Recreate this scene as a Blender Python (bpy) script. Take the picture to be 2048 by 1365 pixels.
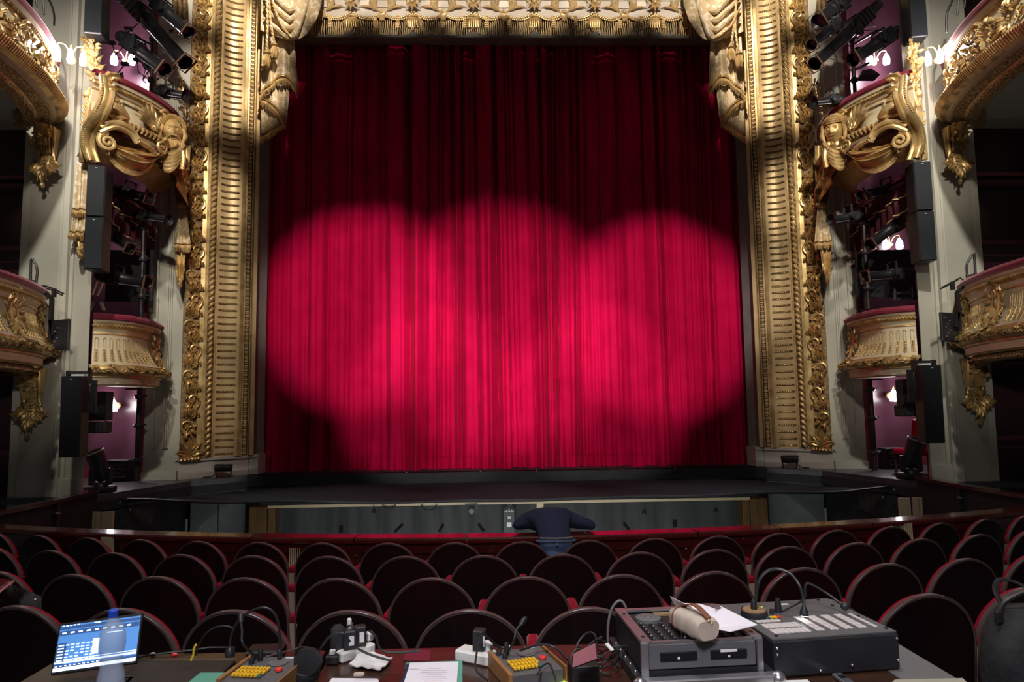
import bpy, math, random
from math import sin, cos, pi, radians as R, sqrt, atan2, tan
from mathutils import Vector as V, Matrix, Euler
random.seed(7)
for o in list(bpy.data.objects): bpy.data.objects.remove(o)
SC = bpy.context.scene
COL = SC.collection
# ------------------------------------------------------------ camera
F = 1365.0
CAM = V((-.33, 0, 1.41)); yaw, pit, rol = R(1.67), R(5.12), R(-.75)
FW = V((sin(yaw)*cos(pit), cos(yaw)*cos(pit), sin(pit))); r0 = V((cos(yaw), -sin(yaw), 0)); u0 = r0.cross(FW)
RT = r0*cos(rol)+u0*sin(rol); UP = u0*cos(rol)-r0*sin(rol)
cd = bpy.data.cameras.new('camera'); cam = bpy.data.objects.new('camera', cd); COL.objects.link(cam)
cd.sensor_width = 36; cd.lens = 36*F/2048; cd.clip_start = .05; cd.clip_end = 100
m = Matrix((RT, UP, -FW)).transposed().to_4x4(); m.translation = CAM; cam.matrix_world = m
SC.camera = cam
SC.view_settings.view_transform = 'Standard'; SC.view_settings.look = 'None'; SC.view_settings.gamma = 1
SC.view_settings.use_curve_mapping = False; SC.view_settings.exposure = 0.0
w = bpy.data.worlds.new('room_ambient'); SC.world = w; w.use_nodes = True
w.node_tree.nodes['Background'].inputs[0].default_value = (.85, .92, 1, 1); w.node_tree.nodes['Background'].inputs[1].default_value = .035
def lamp(name, kind, loc, energy, color=(1, 1, 1), target=None, **kw):
    d = bpy.data.lights.new(name, kind); d.energy = energy; d.color = color
    for k, v in kw.items(): setattr(d, k, v)
    o = bpy.data.objects.new(name, d); COL.objects.link(o); o.location = loc
    if target is not None: o.rotation_euler = (V(target)-V(loc)).to_track_quat('-Z', 'Y').to_euler()
    return o
# house chandelier glow, high over the stalls, and the cool follow spots on the curtain
lamp('house_light', 'AREA', (0, 2.5, 12.5), 190, (1, .95, .90), (0, 2.6, 0), shape='DISK', size=2.4, spread=R(100))
def pool(x, y, z, tx, ty, tz, r, e, col=(1, .92, .80), blend=1.0):  # added fill spots for frame, walls, boxes and valance; no such fittings known
    d = (V((tx, ty, tz))-V((x, y, z))).length
    lamp('fill_spot', 'SPOT', (x, y, z), e, col, (tx, ty, tz), spot_size=2*math.atan(r/d), spot_blend=blend, shadow_soft_size=.15)
for s in (-1, 1):
    for z, e, r in ((10.2, 4300, 1.2), (7.9, 3200, 1.1), (5.6, 2300, 1.1), (3.4, 1700, 1.1), (1.3, 1500, 1.1)): pool(s*3.3, 5.2, 10.6, s*6.32, 14.0, z, r*.97, e*1.5)
    pool(s*4.2, 3.5, 10.5, s*8.3, 11.3, 4.6, 4.4, 3700, (1, .98, .90))
    pool(s*3.6, 3.0, 8.5, s*6.9, 12.0, 5.4, 1.9, 2000)
    for x in (.75, 2.25, 3.75): pool(s*x, 7.0, 10.6, s*x, 14.3, 10.22, .90, 2100, (1, .90, .76), .35)
    pool(s*2.2, 8.5, 13.0, s*5.1, 14.1, 9.3, .9, 5200, (1, .90, .76)); pool(s*2.6, 8.5, 12.5, s*5.12, 14.1, 8.0, .6, 4600, (1, .90, .76))
    pool(s*1.0, 1.0, 3.4, s*7.1, 9.8, 2.5, 1.7, 800, (1, .95, .85))
    pool(s*3.0, 2.5, 5.8, s*7.0, 12.0, 2.5, 1.5, 900, (1, .95, .86))
def follow(x, z, r, e, sx, blend=.62, y=-3.5, sz=7.6):
    t = V((x, 14.75, z)); s = V((sx, y, sz)); d = (t-s).length
    lamp('curtain_spot', 'SPOT', s, e, (1, .93, .93), t, spot_size=2*math.atan(r/d), spot_blend=blend, shadow_soft_size=.04)
follow(-3.15, 3.55, 2.5, 14500, -2.6)
follow(-.15, 3.15, 3.05, 13000, .2)
follow(-.1, 3.0, 1.9, 4500, .1, .9)  # soft spot added to brighten the middle of the curtain
follow(3.35, 3.3, 2.5, 14500, 2.9)
follow(-1.55, 1.5, 2.35, 8500, -1.0, .6)
follow(1.9, 1.5, 2.3, 7500, 1.2, .6)
follow(.1, 1.3, 2.4, 4500, 0, .8)
follow(0, 4.0, 5.5, 90, 0, 1.0)  # wide weak fill added for the upper curtain, not one of the beams
for x in (-3.4, 0, 3.4): pool(x, 11.6, 12.0, x, 11.9, -.1, 2.2, 1500, (.88, .93, 1), 1.0)  # cool fill added overhead to lift the net above the pit
lamp('stalls_light', 'AREA', (-.8, -1.6, 4.2), 38, (.96, .93, 1), (.2, 2.3, .5), shape='DISK', size=.9, spread=R(75))  # fill added above and behind the camera to brighten the table
lamp('pit_light', 'AREA', (0, 9.0, -1.7), 85, (.95, 1, .98), (0, 13.8, -1.5), shape='RECTANGLE', size=7, size_y=.5, spread=R(120))  # unseen fill added behind the rail to lift the dark pit back
# ------------------------------------------------------------ pixel helpers: a photograph point seen at a given distance or height
def ray(x, y): return FW+RT*((x-1024)/F)-UP*((y-682.5)/F)
def at(x, y, Y): d = ray(x, y); return CAM+d*(Y/d.y)
def on(x, y, z): d = ray(x, y); return CAM+d*((z-CAM.z)/d.z)
# ------------------------------------------------------------ materials
MT = {}
def mat(name, col, rough=.5, metal=0., col2=None, scale=8., bump=0., bscale=None, detail=4., sheen=0., emit=0., trans=0., coat=0., stretch=None, lo=.35, hi=.65, ior=None, spec=None):
    m = bpy.data.materials.new(name); m.use_nodes = True; nt = m.node_tree; b = nt.nodes['Principled BSDF']
    b.inputs['Base Color'].default_value = (*col, 1); b.inputs['Roughness'].default_value = rough; b.inputs['Metallic'].default_value = metal
    if spec is not None: b.inputs['Specular IOR Level'].default_value = spec
    if ior: b.inputs['IOR'].default_value = ior
    if sheen: b.inputs['Sheen Weight'].default_value = sheen; b.inputs['Sheen Roughness'].default_value = .35; b.inputs['Sheen Tint'].default_value = (1, .75, .75, 1)
    if coat: b.inputs['Coat Weight'].default_value = coat; b.inputs['Coat Roughness'].default_value = .08
    if trans: b.inputs['Transmission Weight'].default_value = trans
    if emit: b.inputs['Emission Color'].default_value = (*col, 1); b.inputs['Emission Strength'].default_value = emit
    if col2 or bump:
        tc = nt.nodes.new('ShaderNodeTexCoord'); mp = nt.nodes.new('ShaderNodeMapping'); nt.links.new(tc.outputs['Object'], mp.inputs[0])
        if stretch: mp.inputs['Scale'].default_value = stretch
    if col2:
        n = nt.nodes.new('ShaderNodeTexNoise'); n.inputs['Scale'].default_value = scale; n.inputs['Detail'].default_value = detail
        nt.links.new(mp.outputs[0], n.inputs[0]); r = nt.nodes.new('ShaderNodeValToRGB')
        r.color_ramp.elements[0].position = lo; r.color_ramp.elements[1].position = hi
        r.color_ramp.elements[0].color = (*col, 1); r.color_ramp.elements[1].color = (*col2, 1)
        nt.links.new(n.outputs[0], r.inputs[0]); nt.links.new(r.outputs[0], b.inputs['Base Color'])
    if bump:
        n = nt.nodes.new('ShaderNodeTexNoise'); n.inputs['Scale'].default_value = bscale or scale*3; n.inputs['Detail'].default_value = 5
        nt.links.new(mp.outputs[0], n.inputs[0]); bp = nt.nodes.new('ShaderNodeBump'); bp.inputs['Strength'].default_value = bump; bp.inputs['Distance'].default_value = .02
        nt.links.new(n.outputs[0], bp.inputs['Height']); nt.links.new(bp.outputs[0], b.inputs['Normal'])
    MT[name] = m; return m
mat('gold', (.44, .28, .10), .38, .55, (.74, .52, .24), 5, .25, 60)
mat('gold_bright', (.76, .54, .27), .40, .38, (.60, .41, .19), 3, .12, 40)
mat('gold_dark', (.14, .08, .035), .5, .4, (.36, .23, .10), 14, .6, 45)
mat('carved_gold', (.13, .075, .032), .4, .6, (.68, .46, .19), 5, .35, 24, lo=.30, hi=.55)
mat('relief_gold', (.30, .17, .055), .34, .75, (.66, .44, .17), 4, .3, 22, lo=.32, hi=.6)
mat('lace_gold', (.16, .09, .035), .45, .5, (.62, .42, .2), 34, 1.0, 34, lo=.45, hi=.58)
mat('cream', (.60, .50, .33), .5, 0, (.50, .40, .25), 4, .06, 40)
mat('cream_paint', (.56, .47, .31), .5, 0, (.50, .40, .25), 3, .05, 30)
mat('soffit', (.42, .43, .42), .8)
mat('wall_paint', (.42, .39, .31), .65, 0, (.36, .335, .265), 1.3, .05, 30)
mat('wall_trim', (.50, .47, .38), .6, 0, (.43, .40, .32), 1.5)
mat('plinth', (.50, .44, .37), .6, 0, (.42, .37, .31), 2)
mat('reveal', (.17, .155, .13), .7, 0, (.13, .12, .10), 2)
mat('damask', (.48, .35, .19), .6, .1, (.66, .55, .40), 11, .05, 30, detail=8, lo=.51, hi=.57)
mat('valance_cream', (.70, .62, .54), .55, 0, (.62, .52, .42), 2)
mat('velvet', (.34, .001, .030), .75, 0, (.40, .002, .038), 2.5, sheen=.015, bump=.1, bscale=160, spec=.03)
mat('velvet_trim', (.20, .008, .03), .8, 0, sheen=.5)
mat('seat_velvet', (.30, .006, .022), .8, 0, (.22, .004, .016), 8, sheen=.1, spec=.1)
mat('purple_wall', (.115, .045, .07), .28, 0, (.08, .028, .045), 3, stretch=(1, 1, .2))
mat('purple_trim', (.12, .03, .055), .45)
mat('dark_door', (.05, .016, .022), .5, 0, (.035, .012, .016), 5)
mat('box_red', (.22, .03, .05), .35)
mat('black', (.012, .012, .014), .5, 0, (.02, .02, .023), 6)
mat('black_gloss', (.010, .010, .011), .33)
mat('housing', (.014, .014, .016), .42, .1, (.022, .022, .025), 9)
mat('grille', (.010, .011, .014), .6, .0, (.014, .016, .019), 90, spec=.3)
mat('stage_black', (.018, .019, .021), .6, 0, (.026, .027, .030), 5, .1, 30, spec=.25)
mat('stage_board', (.06, .055, .065), .32, 0, (.04, .036, .045), 3, stretch=(1, 8, 1))
mat('net', (.017, .026, .031), .85, 0, (.021, .030, .035), 4, spec=.12)
mat('pit_grey', (.13, .14, .145), .6, 0, (.155, .165, .17), 6)
mat('pit_cloth', (.066, .068, .067), .9, 0, (.036, .038, .039), 1.6, stretch=(3, 3, .3))
mat('pit_floor', (.02, .02, .02), .7)
mat('oak', (.10, .048, .014), .5, 0, (.16, .085, .026), 3, stretch=(6, 6, .6))
mat('pale_wood', (.55, .42, .26), .5)
mat('mahogany', (.085, .014, .010), .22, 0, (.055, .009, .008), 3, coat=.6, stretch=(1, 5, 5))
mat('seat_wood', (.009, .0025, .003), .36, 0, (.005, .0018, .002), 4, coat=.05, stretch=(4, 4, .7))
mat('seat_rim', (.10, .066, .062), .35, 0, (.07, .04, .038), 7)
mat('pelmet', (.06, .004, .012), .8, 0, sheen=.1)
mat('carpet', (.05, .006, .012), .95, 0, (.035, .004, .01), 20)
mat('iron', (.03, .028, .026), .45, .6)
mat('bare_wood', (.38, .30, .20), .6)
mat('steel', (.62, .62, .65), .28, .9)
mat('alu', (.55, .55, .57), .32, .85, (.48, .48, .50), 40, stretch=(.2, 5, 5))
mat('white', (.75, .74, .73), .5)
mat('white_plastic', (.72, .70, .67), .4)
mat('paper', (.80, .76, .82), .7, 0, (.76, .72, .79), 8)
mat('table_wood', (.055, .025, .014), .3, 0, (.035, .015, .010), 3, coat=.3, stretch=(1, 7, 1))
mat('console_grey', (.10, .10, .105), .45)
mat('console_wood', (.36, .17, .06), .45, 0, (.26, .12, .04), 4, stretch=(8, 1, 1))
mat('key_yellow', (.80, .46, .02), .4)
mat('key_white', (.62, .56, .54), .5)
mat('red_button', (.75, .04, .03), .4)
mat('teal', (.03, .14, .16), .4)
mat('cap_blue', (.02, .08, .55), .35)
mat('clear_plastic', (.62, .75, .95), .08); MT['clear_plastic'].node_tree.nodes['Principled BSDF'].inputs['Alpha'].default_value = .26
mat('lamp_glass', (1, .97, .98), .3, emit=26)
mat('lamp_glass_soft', (1, .90, .95), .3, emit=16)
mat('lamp_cold', (.90, .93, 1), .3, emit=12)
mat('led', (1, .98, .95), .3, emit=10)
mat('green_plastic', (.10, .36, .27), .35)
mat('beige_cloth', (.52, .44, .36), .8, 0, (.45, .37, .30), 30)
mat('brown_leather', (.20, .07, .035), .5)
mat('navy_knit', (.010, .013, .040), .9, 0, (.014, .018, .052), 60, .3, 120)
mat('denim', (.030, .055, .12), .85, 0, (.06, .10, .19), 7, .2, 150)
mat('skin', (.55, .33, .24), .5)
mat('hair', (.05, .03, .02), .6)
mat('cable', (.015, .015, .016), .45)
mat('rubber_grey', (.13, .13, .13), .5)
mat('yellow', (.85, .6, .02), .5)
mat('sticky', (.62, .80, .12), .6)
mat('brown_ring', (.30, .19, .09), .5)
mat('pink_cloth', (.50, .19, .19), .8)
mat('black_cloth', (.014, .014, .016), .85, 0, (.03, .03, .03), 9, .3)
mat('maroon', (.16, .014, .03), .5)
mat('blue_screen', (.06, .20, .50), .4, emit=.9)
mat('navy_screen', (.02, .07, .22), .4, emit=.8)
mat('white_screen', (.80, .92, 1), .4, emit=1.6)
mat('taskbar', (.75, .85, 1), .4, emit=2.6)
mat('label_white', (.7, .7, .72), .5)
mat('fabric_gold', (.62, .48, .24), .7)
# ------------------------------------------------------------ mesh builder
BASE = {}
def base_of(p):
    while p is not None:
        if p.name in BASE: return BASE[p.name]
        p = p.parent
    return V((0, 0, 0))
class MB:
    def __init__(s): s.v = []; s.f = []; s.m = []
    def add(s, vs, fs, mi=0):
        n = len(s.v); s.v += [tuple(v) for v in vs]; s.f += [tuple(i+n for i in f) for f in fs]; s.m += [mi]*len(fs); return s
    def box(s, c, d, mi=0, rot=None, ch=0.):
        x, y, z = d[0]/2, d[1]/2, d[2]/2; c = V(c)
        if ch and min(x, y, z) > ch:
            vs = []
            for a in (-1, 1):
                for b in (-1, 1):
                    for e in (-1, 1):
                        vs += [V((a*(x-ch), b*(y-ch), e*z)), V((a*(x-ch), b*y, e*(z-ch))), V((a*x, b*(y-ch), e*(z-ch)))]
            I = lambda a, b, e, k: ((a > 0)*4+(b > 0)*2+(e > 0))*3+k
            fs = []
            for e in (-1, 1): fs.append([I(-1, -1, e, 0), I(1, -1, e, 0), I(1, 1, e, 0), I(-1, 1, e, 0)])
            for b in (-1, 1): fs.append([I(-1, b, -1, 1), I(1, b, -1, 1), I(1, b, 1, 1), I(-1, b, 1, 1)])
            for a in (-1, 1): fs.append([I(a, -1, -1, 2), I(a, 1, -1, 2), I(a, 1, 1, 2), I(a, -1, 1, 2)])
            for b in (-1, 1):
                for e in (-1, 1): fs.append([I(-1, b, e, 0), I(1, b, e, 0), I(1, b, e, 1), I(-1, b, e, 1)])
            for a in (-1, 1):
                for e in (-1, 1): fs.append([I(a, -1, e, 0), I(a, 1, e, 0), I(a, 1, e, 2), I(a, -1, e, 2)])
            for a in (-1, 1):
                for b in (-1, 1): fs.append([I(a, b, -1, 1), I(a, b, 1, 1), I(a, b, 1, 2), I(a, b, -1, 2)])
            for a in (-1, 1):
                for b in (-1, 1):
                    for e in (-1, 1): fs.append([I(a, b, e, k) for k in range(3)])
        else:
            vs = [V((a*x, b*y, e*z)) for e in (-1, 1) for b in (-1, 1) for a in (-1, 1)]
            fs = [(0, 2, 3, 1), (4, 5, 7, 6), (0, 1, 5, 4), (2, 6, 7, 3), (0, 4, 6, 2), (1, 3, 7, 5)]
        if rot is not None: vs = [rot@v for v in vs]
        return s.add([c+v for v in vs], fs, mi)
    def beam(s, a, b, wd, ht, mi=0, up=(0, 0, 1), ch=0.):       # box from a to b
        a, b = V(a), V(b); d = b-a; L = d.length; x = d/L; z = V(up); y = z.cross(x)
        if y.length < 1e-4: y = V((0, 1, 0)).cross(x)
        y.normalize(); z = x.cross(y); rot = Matrix((x, y, z)).transposed()
        return s.box((a+b)/2, (L, wd, ht), mi, rot, ch)
    def grid(s, fn, nu, nv, mi=0, cu=False, mf=None):
        vs = [fn(i/nu, j/nv) for j in range(nv+1) for i in range(nu+(0 if cu else 1))]; W = nu if cu else nu+1
        fs = []; ms = []
        for j in range(nv):
            for i in range(nu):
                i2 = (i+1) % W if cu else i+1
                fs.append((j*W+i, j*W+i2, (j+1)*W+i2, (j+1)*W+i)); ms.append(mf(i, j) if mf else mi)
        n = len(s.v); s.v += [tuple(v) for v in vs]; s.f += [tuple(k+n for k in f) for f in fs]; s.m += ms; return s
    def tube(s, pts, r, n=8, mi=0, cap=True, flat=1.0, up=None, twist=0.):
        pts = [V(p) for p in pts]; N = len(pts)
        if isinstance(r, (int, float)): r = [r]*N
        vs = []; ref = None
        for i, p in enumerate(pts):
            t = (pts[min(i+1, N-1)]-pts[max(i-1, 0)])
            if t.length < 1e-9: t = V((0, 0, 1))
            t.normalize()
            if up is not None: ref = V(up)
            elif ref is None: ref = V((0, 0, 1)) if abs(t.z) < .9 else V((0, 1, 0))
            a = ref-t*ref.dot(t)
            if a.length < 1e-5: a = t.orthogonal()
            a.normalize(); b = t.cross(a)
            if up is None: ref = a
            for k in range(n):
                g = 2*pi*k/n+twist*i; vs.append(p+(a*cos(g)*flat+b*sin(g))*r[i])
        fs = [(i*n+k, i*n+(k+1) % n, (i+1)*n+(k+1) % n, (i+1)*n+k) for i in range(N-1) for k in range(n)]
        if cap: fs += [tuple(range(n-1, -1, -1)), tuple(range((N-1)*n, N*n))]
        return s.add(vs, fs, mi)
    def lathe(s, prof, o=(0, 0, 0), ax=(0, 0, 1), n=16, mi=0, cap=True):   # prof: (radius, height)
        ax = V(ax).normalized(); a = ax.orthogonal().normalized(); b = ax.cross(a); o = V(o)
        vs = [o+ax*h+(a*cos(2*pi*k/n)+b*sin(2*pi*k/n))*max(r, 1e-4) for r, h in prof for k in range(n)]
        fs = [(i*n+k, i*n+(k+1) % n, (i+1)*n+(k+1) % n, (i+1)*n+k) for i in range(len(prof)-1) for k in range(n)]
        if cap: fs += [tuple(range(n-1, -1, -1)), tuple(range((len(prof)-1)*n, len(prof)*n))]
        return s.add(vs, fs, mi)
    def ball(s, c, r, mi=0, sc=(1, 1, 1), nu=8, nv=5, rot=None):
        c = V(c); vs = []
        for j in range(1, nv):
            t = pi*j/nv
            for k in range(nu):
                g = 2*pi*k/nu; vs.append(V((sin(t)*cos(g)*r*sc[0], sin(t)*sin(g)*r*sc[1], cos(t)*r*sc[2])))
        vs += [V((0, 0, r*sc[2])), V((0, 0, -r*sc[2]))]; T = len(vs)-2
        fs = [(j*nu+k, j*nu+(k+1) % nu, (j+1)*nu+(k+1) % nu, (j+1)*nu+k) for j in range(nv-2) for k in range(nu)]
        fs += [(T, k, (k+1) % nu) for k in range(nu)]+[(T+1, (nv-2)*nu+(k+1) % nu, (nv-2)*nu+k) for k in range(nu)]
        if rot is not None: vs = [rot@v for v in vs]
        return s.add([c+v for v in vs], fs, mi)
    def prism(s, poly, z0, z1, mi=0):
        n = len(poly); vs = [(x, y, z0) for x, y in poly]+[(x, y, z1) for x, y in poly]
        return s.add(vs, [tuple(range(n)), tuple(range(n, 2*n))]+[(i, (i+1) % n, n+(i+1) % n, n+i) for i in range(n)], mi)
    def build(s, name, mats, parent=None, smooth=True, kind=None, label=None, loc=None, auto=40):
        import bmesh
        if isinstance(mats, str): mats = [mats]
        off = V(loc) if loc is not None else base_of(parent)
        me = bpy.data.meshes.new(name); me.from_pydata([tuple(V(v)-off) for v in s.v], [], s.f)
        for m_ in mats: me.materials.append(MT[m_])
        me.polygons.foreach_set('material_index', s.m)
        bm = bmesh.new(); bm.from_mesh(me); bmesh.ops.recalc_face_normals(bm, faces=bm.faces); bm.to_mesh(me); bm.free()
        me.polygons.foreach_set('use_smooth', [smooth]*len(me.polygons))
        if smooth: me.set_sharp_from_angle(angle=R(auto))
        o = bpy.data.objects.new(name, me); COL.objects.link(o); o.parent = parent
        if loc is not None and parent is None: o.location = off
        if kind: o['kind'] = kind
        if label: o['label'] = label
        return o
def thing(name, label, cat, loc=(0, 0, 0), rz=0., group=None, local=False):
    o = bpy.data.objects.new(name, None); COL.objects.link(o); o.location = loc; o.rotation_euler = (0, 0, rz); o.empty_display_size = .1
    o['label'] = label; o['category'] = cat
    if group: o['group'] = group
    BASE[o.name] = V((0, 0, 0)) if local else V(loc)
    return o
def tag(o, label, cat, group=None, kind=None):
    o['label'] = label; o['category'] = cat
    if group: o['group'] = group
    if kind: o['kind'] = kind
    return o
def struct(name, mb, mats, smooth=False): return mb.build(name, mats, None, smooth, 'structure')
def copy_tree(o, parent=None):
    c = o.copy(); COL.objects.link(c); c.parent = parent
    for ch in list(o.children): copy_tree(ch, c)
    return c
def spline(pts, n=8):
    P = [V(p) for p in pts]; out = []
    for i in range(len(P)-1):
        a, b, c, d = P[max(i-1, 0)], P[i], P[i+1], P[min(i+2, len(P)-1)]
        for k in range(n):
            t = k/n; out.append(.5*((2*b)+(c-a)*t+(2*a-5*b+4*c-d)*t*t+(3*b-a-3*c+d)*t**3))
    return out+[P[-1]]
# ------------------------------------------------------------ carved ornament, drawn through a map m(u, v, w): along, up, out
def o_scroll(mb, m, u, v, r, turns=1.4, hand=1, a0=0., th=.02, w=.03, n=5, mi=0, rise=.02):
    N = int(14*turns); pts = []; rad = []
    for i in range(N+1):
        t = i/N; rr = r*(1-.82*t); a = a0+hand*2*pi*turns*t
        pts.append(m(u+rr*cos(a), v+rr*sin(a), w+rise*t)); rad.append(th*(1-.55*t))
    mb.tube(pts, rad, n, mi); mb.ball(pts[-1], th*.9, mi, nu=6, nv=4)
def o_leaf(mb, m, u, v, ang, L, wd, curl=.5, w=.02, mi=0, lobes=4, lift=.05, n=7):
    rows = []
    for i in range(n+1):
        t = i/n; a = ang+curl*t*t*1.6; 
        if i == 0: x, y = u, v
        else: x += cos(a)*L/n; y += sin(a)*L/n
        hw = wd*(sin(pi*min(t*1.05+.06, 1))**.8)*(1+.28*cos(2*pi*lobes*t))
        h = w+lift*sin(pi*t*.9)+(.35*lift*t)
        nx, ny = -sin(a), cos(a)
        rows.append([m(x-nx*hw, y-ny*hw, h-.5*wd*.5), m(x-nx*hw*.5, y-ny*hw*.5, h+.16*wd), m(x, y, h-.10*wd), m(x+nx*hw*.5, y+ny*hw*.5, h+.16*wd), m(x+nx*hw, y+ny*hw, h-.5*wd*.5)])
    mb.add([p for r_ in rows for p in r_], [(i*5+k, i*5+k+1, (i+1)*5+k+1, (i+1)*5+k) for i in range(n) for k in range(4)], mi)
def o_rose(mb, m, u, v, r, n=6, w=.03, mi=0, a0=0.):
    mb.ball(m(u, v, w+r*.35), r*.32, mi, nu=6, nv=4)
    for k in range(n):
        a = a0+2*pi*k/n; mb.ball(m(u+cos(a)*r*.62, v+sin(a)*r*.62, w+r*.12), r*.36, mi, nu=6, nv=4)
def o_bead(mb, m, pts, r, w=.01, mi=0, nu=6, nv=4):
    for u, v in pts: mb.ball(m(u, v, w), r, mi, nu=nu, nv=nv)
# ============================================================ THE SETTING
def side(s): return 'left' if s < 0 else 'right'
FLOOR = -.64
def floor_z(y): return FLOOR+.093*(5.9-y) if y < 5.9 else FLOOR
mb = MB()
mb.add([(-9, -3, floor_z(-3)), (9, -3, floor_z(-3)), (9, 5.9, FLOOR), (-9, 5.9, FLOOR), (-9, 6.35, FLOOR), (9, 6.35, FLOOR), (9, 8.6, FLOOR), (-9, 8.6, FLOOR)], [(0, 1, 2, 3), (3, 2, 5, 4)])
struct('floor', mb, 'carpet')
mb = MB(); mb.box((0, 10.4, -2.35), (14.6, 8.4, .1)); struct('floor_pit', mb, 'pit_floor')
mb = MB(); mb.box((0, 5, 14.2), (22, 22, .2)); mb.build('ceiling', 'soffit', None, False, 'structure')
# stage floor behind the curtain and the black apron step
mb = MB(); mb.box((0, 16.4, -.12), (12.6, 4.4, .24)); struct('floor_stage', mb, 'stage_black')
ap = thing('stage_apron', 'black timber apron step running below the hem of the red curtain', 'stage edge', (0, 14.15, 0))
mb = MB(); mb.box((0, 14.19, -.105), (10.6, .34, .21), ch=.012); mb.build('step', 'stage_black', ap, False)
mb = MB(); mb.beam((-5.1, 14.03, .008), (5.1, 14.03, .008), .012, .01); mb.build('edge_strip', 'iron', ap, False)
mb = MB()
for x in (-3.9, -2.1, -.6, .55, 2.3, 3.4): mb.ball((x, 14.1, .012), .014)
mb.build('bolt', 'steel', ap)
for s in (-1, 1):
    nm = side(s)
    # side shelf of the stage, level with the stage floor
    mb = MB()
    poly = [(s*6.72, 11.15), (s*6.60, 11.7), (s*6.07, 13.3), (s*5.25, 13.95), (s*5.25, 14.7), (s*6.5, 14.3), (s*9.6, 14.3), (s*9.6, 11.15)]
    mb.prism(poly, -.10, 0.)
    sh = thing('stage_side_shelf', 'dark boarded stage shelf in front of the %s stage box' % nm, 'stage floor', (s*6.7, 12, 0))
    mb.build('board', 'stage_board', sh, False)
    mb = MB(); mb.prism([(s*6.69, 11.2), (s*6.57, 11.72), (s*6.05, 13.32), (s*5.25, 13.98), (s*5.3, 14.1), (s*6.15, 13.45), (s*6.69, 11.75), (s*6.8, 11.2)], -.26, -.101)
    mb.build('fascia', 'stage_black', sh, False)
    # pit side wall below
    mb = MB(); mb.prism([(s*6.75, 11.2), (s*6.66, 11.7), (s*6.45, 12.6), (s*6.45, 13.99), (s*6.6, 13.99), (s*6.9, 11.2)], -2.3, -.27)
    mb.build('wall_pit_'+nm, 'stage_black', None, False, 'structure')
    # the plain wall between the gold frame and the stage box, with its shallow mouldings
    mb = MB()
    mb.prism([(s*6.30, 13.72), (s*6.48, 13.62), (s*7.08, 13.5), (s*7.08, 13.9), (s*6.6, 14.1)], 0, 13.9)
    for f in (.30, .36, .42, .72): 
        a = V((s*6.48, 13.62, 0)).lerp(V((s*7.08, 13.5, 0)), f); mb.beam(a+V((0, -.012, .6)), a+V((0, -.012, 13.5)), .03, .03, 1, up=(0, 1, 0))
    mb.prism([(s*6.47, 13.66), (s*6.47, 13.56), (s*7.07, 13.44), (s*7.12, 13.5)], 0, .16, 1)
    # pilaster wall facing the stalls with its door recesses
    mb.prism([(s*6.92, 11.3), (s*6.93, 11.33), (s*7.45, 11.8), (s*7.98, 11.8), (s*7.98, 11.3)], -.6, 13.8)
    for x, wd, dp in ((7.225, .05, .05), (7.30, .04, .09), (7.37, .05, .05), (7.44, .03, .02)):
        mb.box((s*x, 11.3-dp/2+.01, 6.9), (wd, dp, 13.9), 1)
    mb.box((s*8.05, 11.58, 6.6), (.14, .5, 14.4), 1)
    mb.box((s*7.2, 11.285, .14), (.56, .07, .28), 1)
    mb.box((s*9.9, 11.55, 6.6), (1.1, .5, 14.4))
    for z, h_ in ((2.1, .1), (6.22, .18), (9.6, .9)): mb.box((s*8.75, 11.58, z+h_/2), (1.3, .5, h_))
    mb.box((s*10.3, 8.6, 6.6), (.2, 6.2, 14.4))
    mb.build('wall_'+nm, ['wall_paint', 'wall_trim'], None, False, 'structure')
    # dark panelled doors in the recesses, one per floor
    for k, (z0, z1) in enumerate(((-.62, 2.1), (2.2, 6.22), (6.4, 9.6))):
        mb = MB(); mb.box((s*8.72, 11.72, (z0+z1)/2), (1.24, .08, z1-z0), 0)
        mb.box((s*8.17, 11.62, (z0+z1)/2), (.09, .12, z1-z0), 1)
        mb.box((s*8.75, 11.67, z0+(z1-z0)*.48), (1.1, .06, .08), 1); mb.box((s*8.75, 11.67, z0+(z1-z0)*.42), (1.1, .05, .03), 1)
        d = mb.build('door_%d' % (k+1+(0 if s < 0 else 3)), ['dark_door' if k != 1 else 'dark_door', 'purple_trim'], None, False, 'structure')
        mb = MB(); h = (z1-z0)
        mb.box((s*8.75, 11.672, z0+h*.21), (.96, .03, h*.36)); mb.box((s*8.75, 11.655, z0+h*.21), (.8, .02, h*.28), 0, ch=.008)
        mb.build('door_panel', 'purple_trim' if k == 1 else 'dark_door', d, False)
    # stage box rooms, one over another
    for k, (z0, z1) in enumerate(((0, 1.86), (2.0, 5.15), (5.35, 10.4))):
        mb = MB()
        mb.box((s*8.4, 14.3, (z0+z1)/2), (2.9, .08, z1-z0), 0)                 # back wall
        mb.box((s*7.16, 13.95, (z0+z1)/2), (.08, .9, z1-z0), 0)                # inner wall
        mb.box((s*9.7, 13.0, (z0+z1)/2), (.08, 2.8, z1-z0), 0)
        mb.box((s*8.65, 11.84, (z0+z1)/2), (2.3, .06, z1-z0), 0)
        mb.box((s*7.11, 13.53, (z0+z1)/2), (.06, .09, z1-z0), 1)               # red jamb
        if k: mb.box((s*8.3, 12.9, z0-.03), (2.6, 2.8, .06), 1)
        mb.box((s*8.3, 12.9, z1+.03), (2.7, 2.8, .06), 2)
        mb.box((s*8.4, 14.24, z0+.08), (2.5, .05, .16), 1)
        mb.build('wall_box_%s' % (nm if k == 0 else nm+'_%s' % ('middle', 'upper')[k-1]), ['purple_wall', 'box_red', 'purple_trim' if k < 2 else 'purple_wall'], None, False, 'structure')
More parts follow.
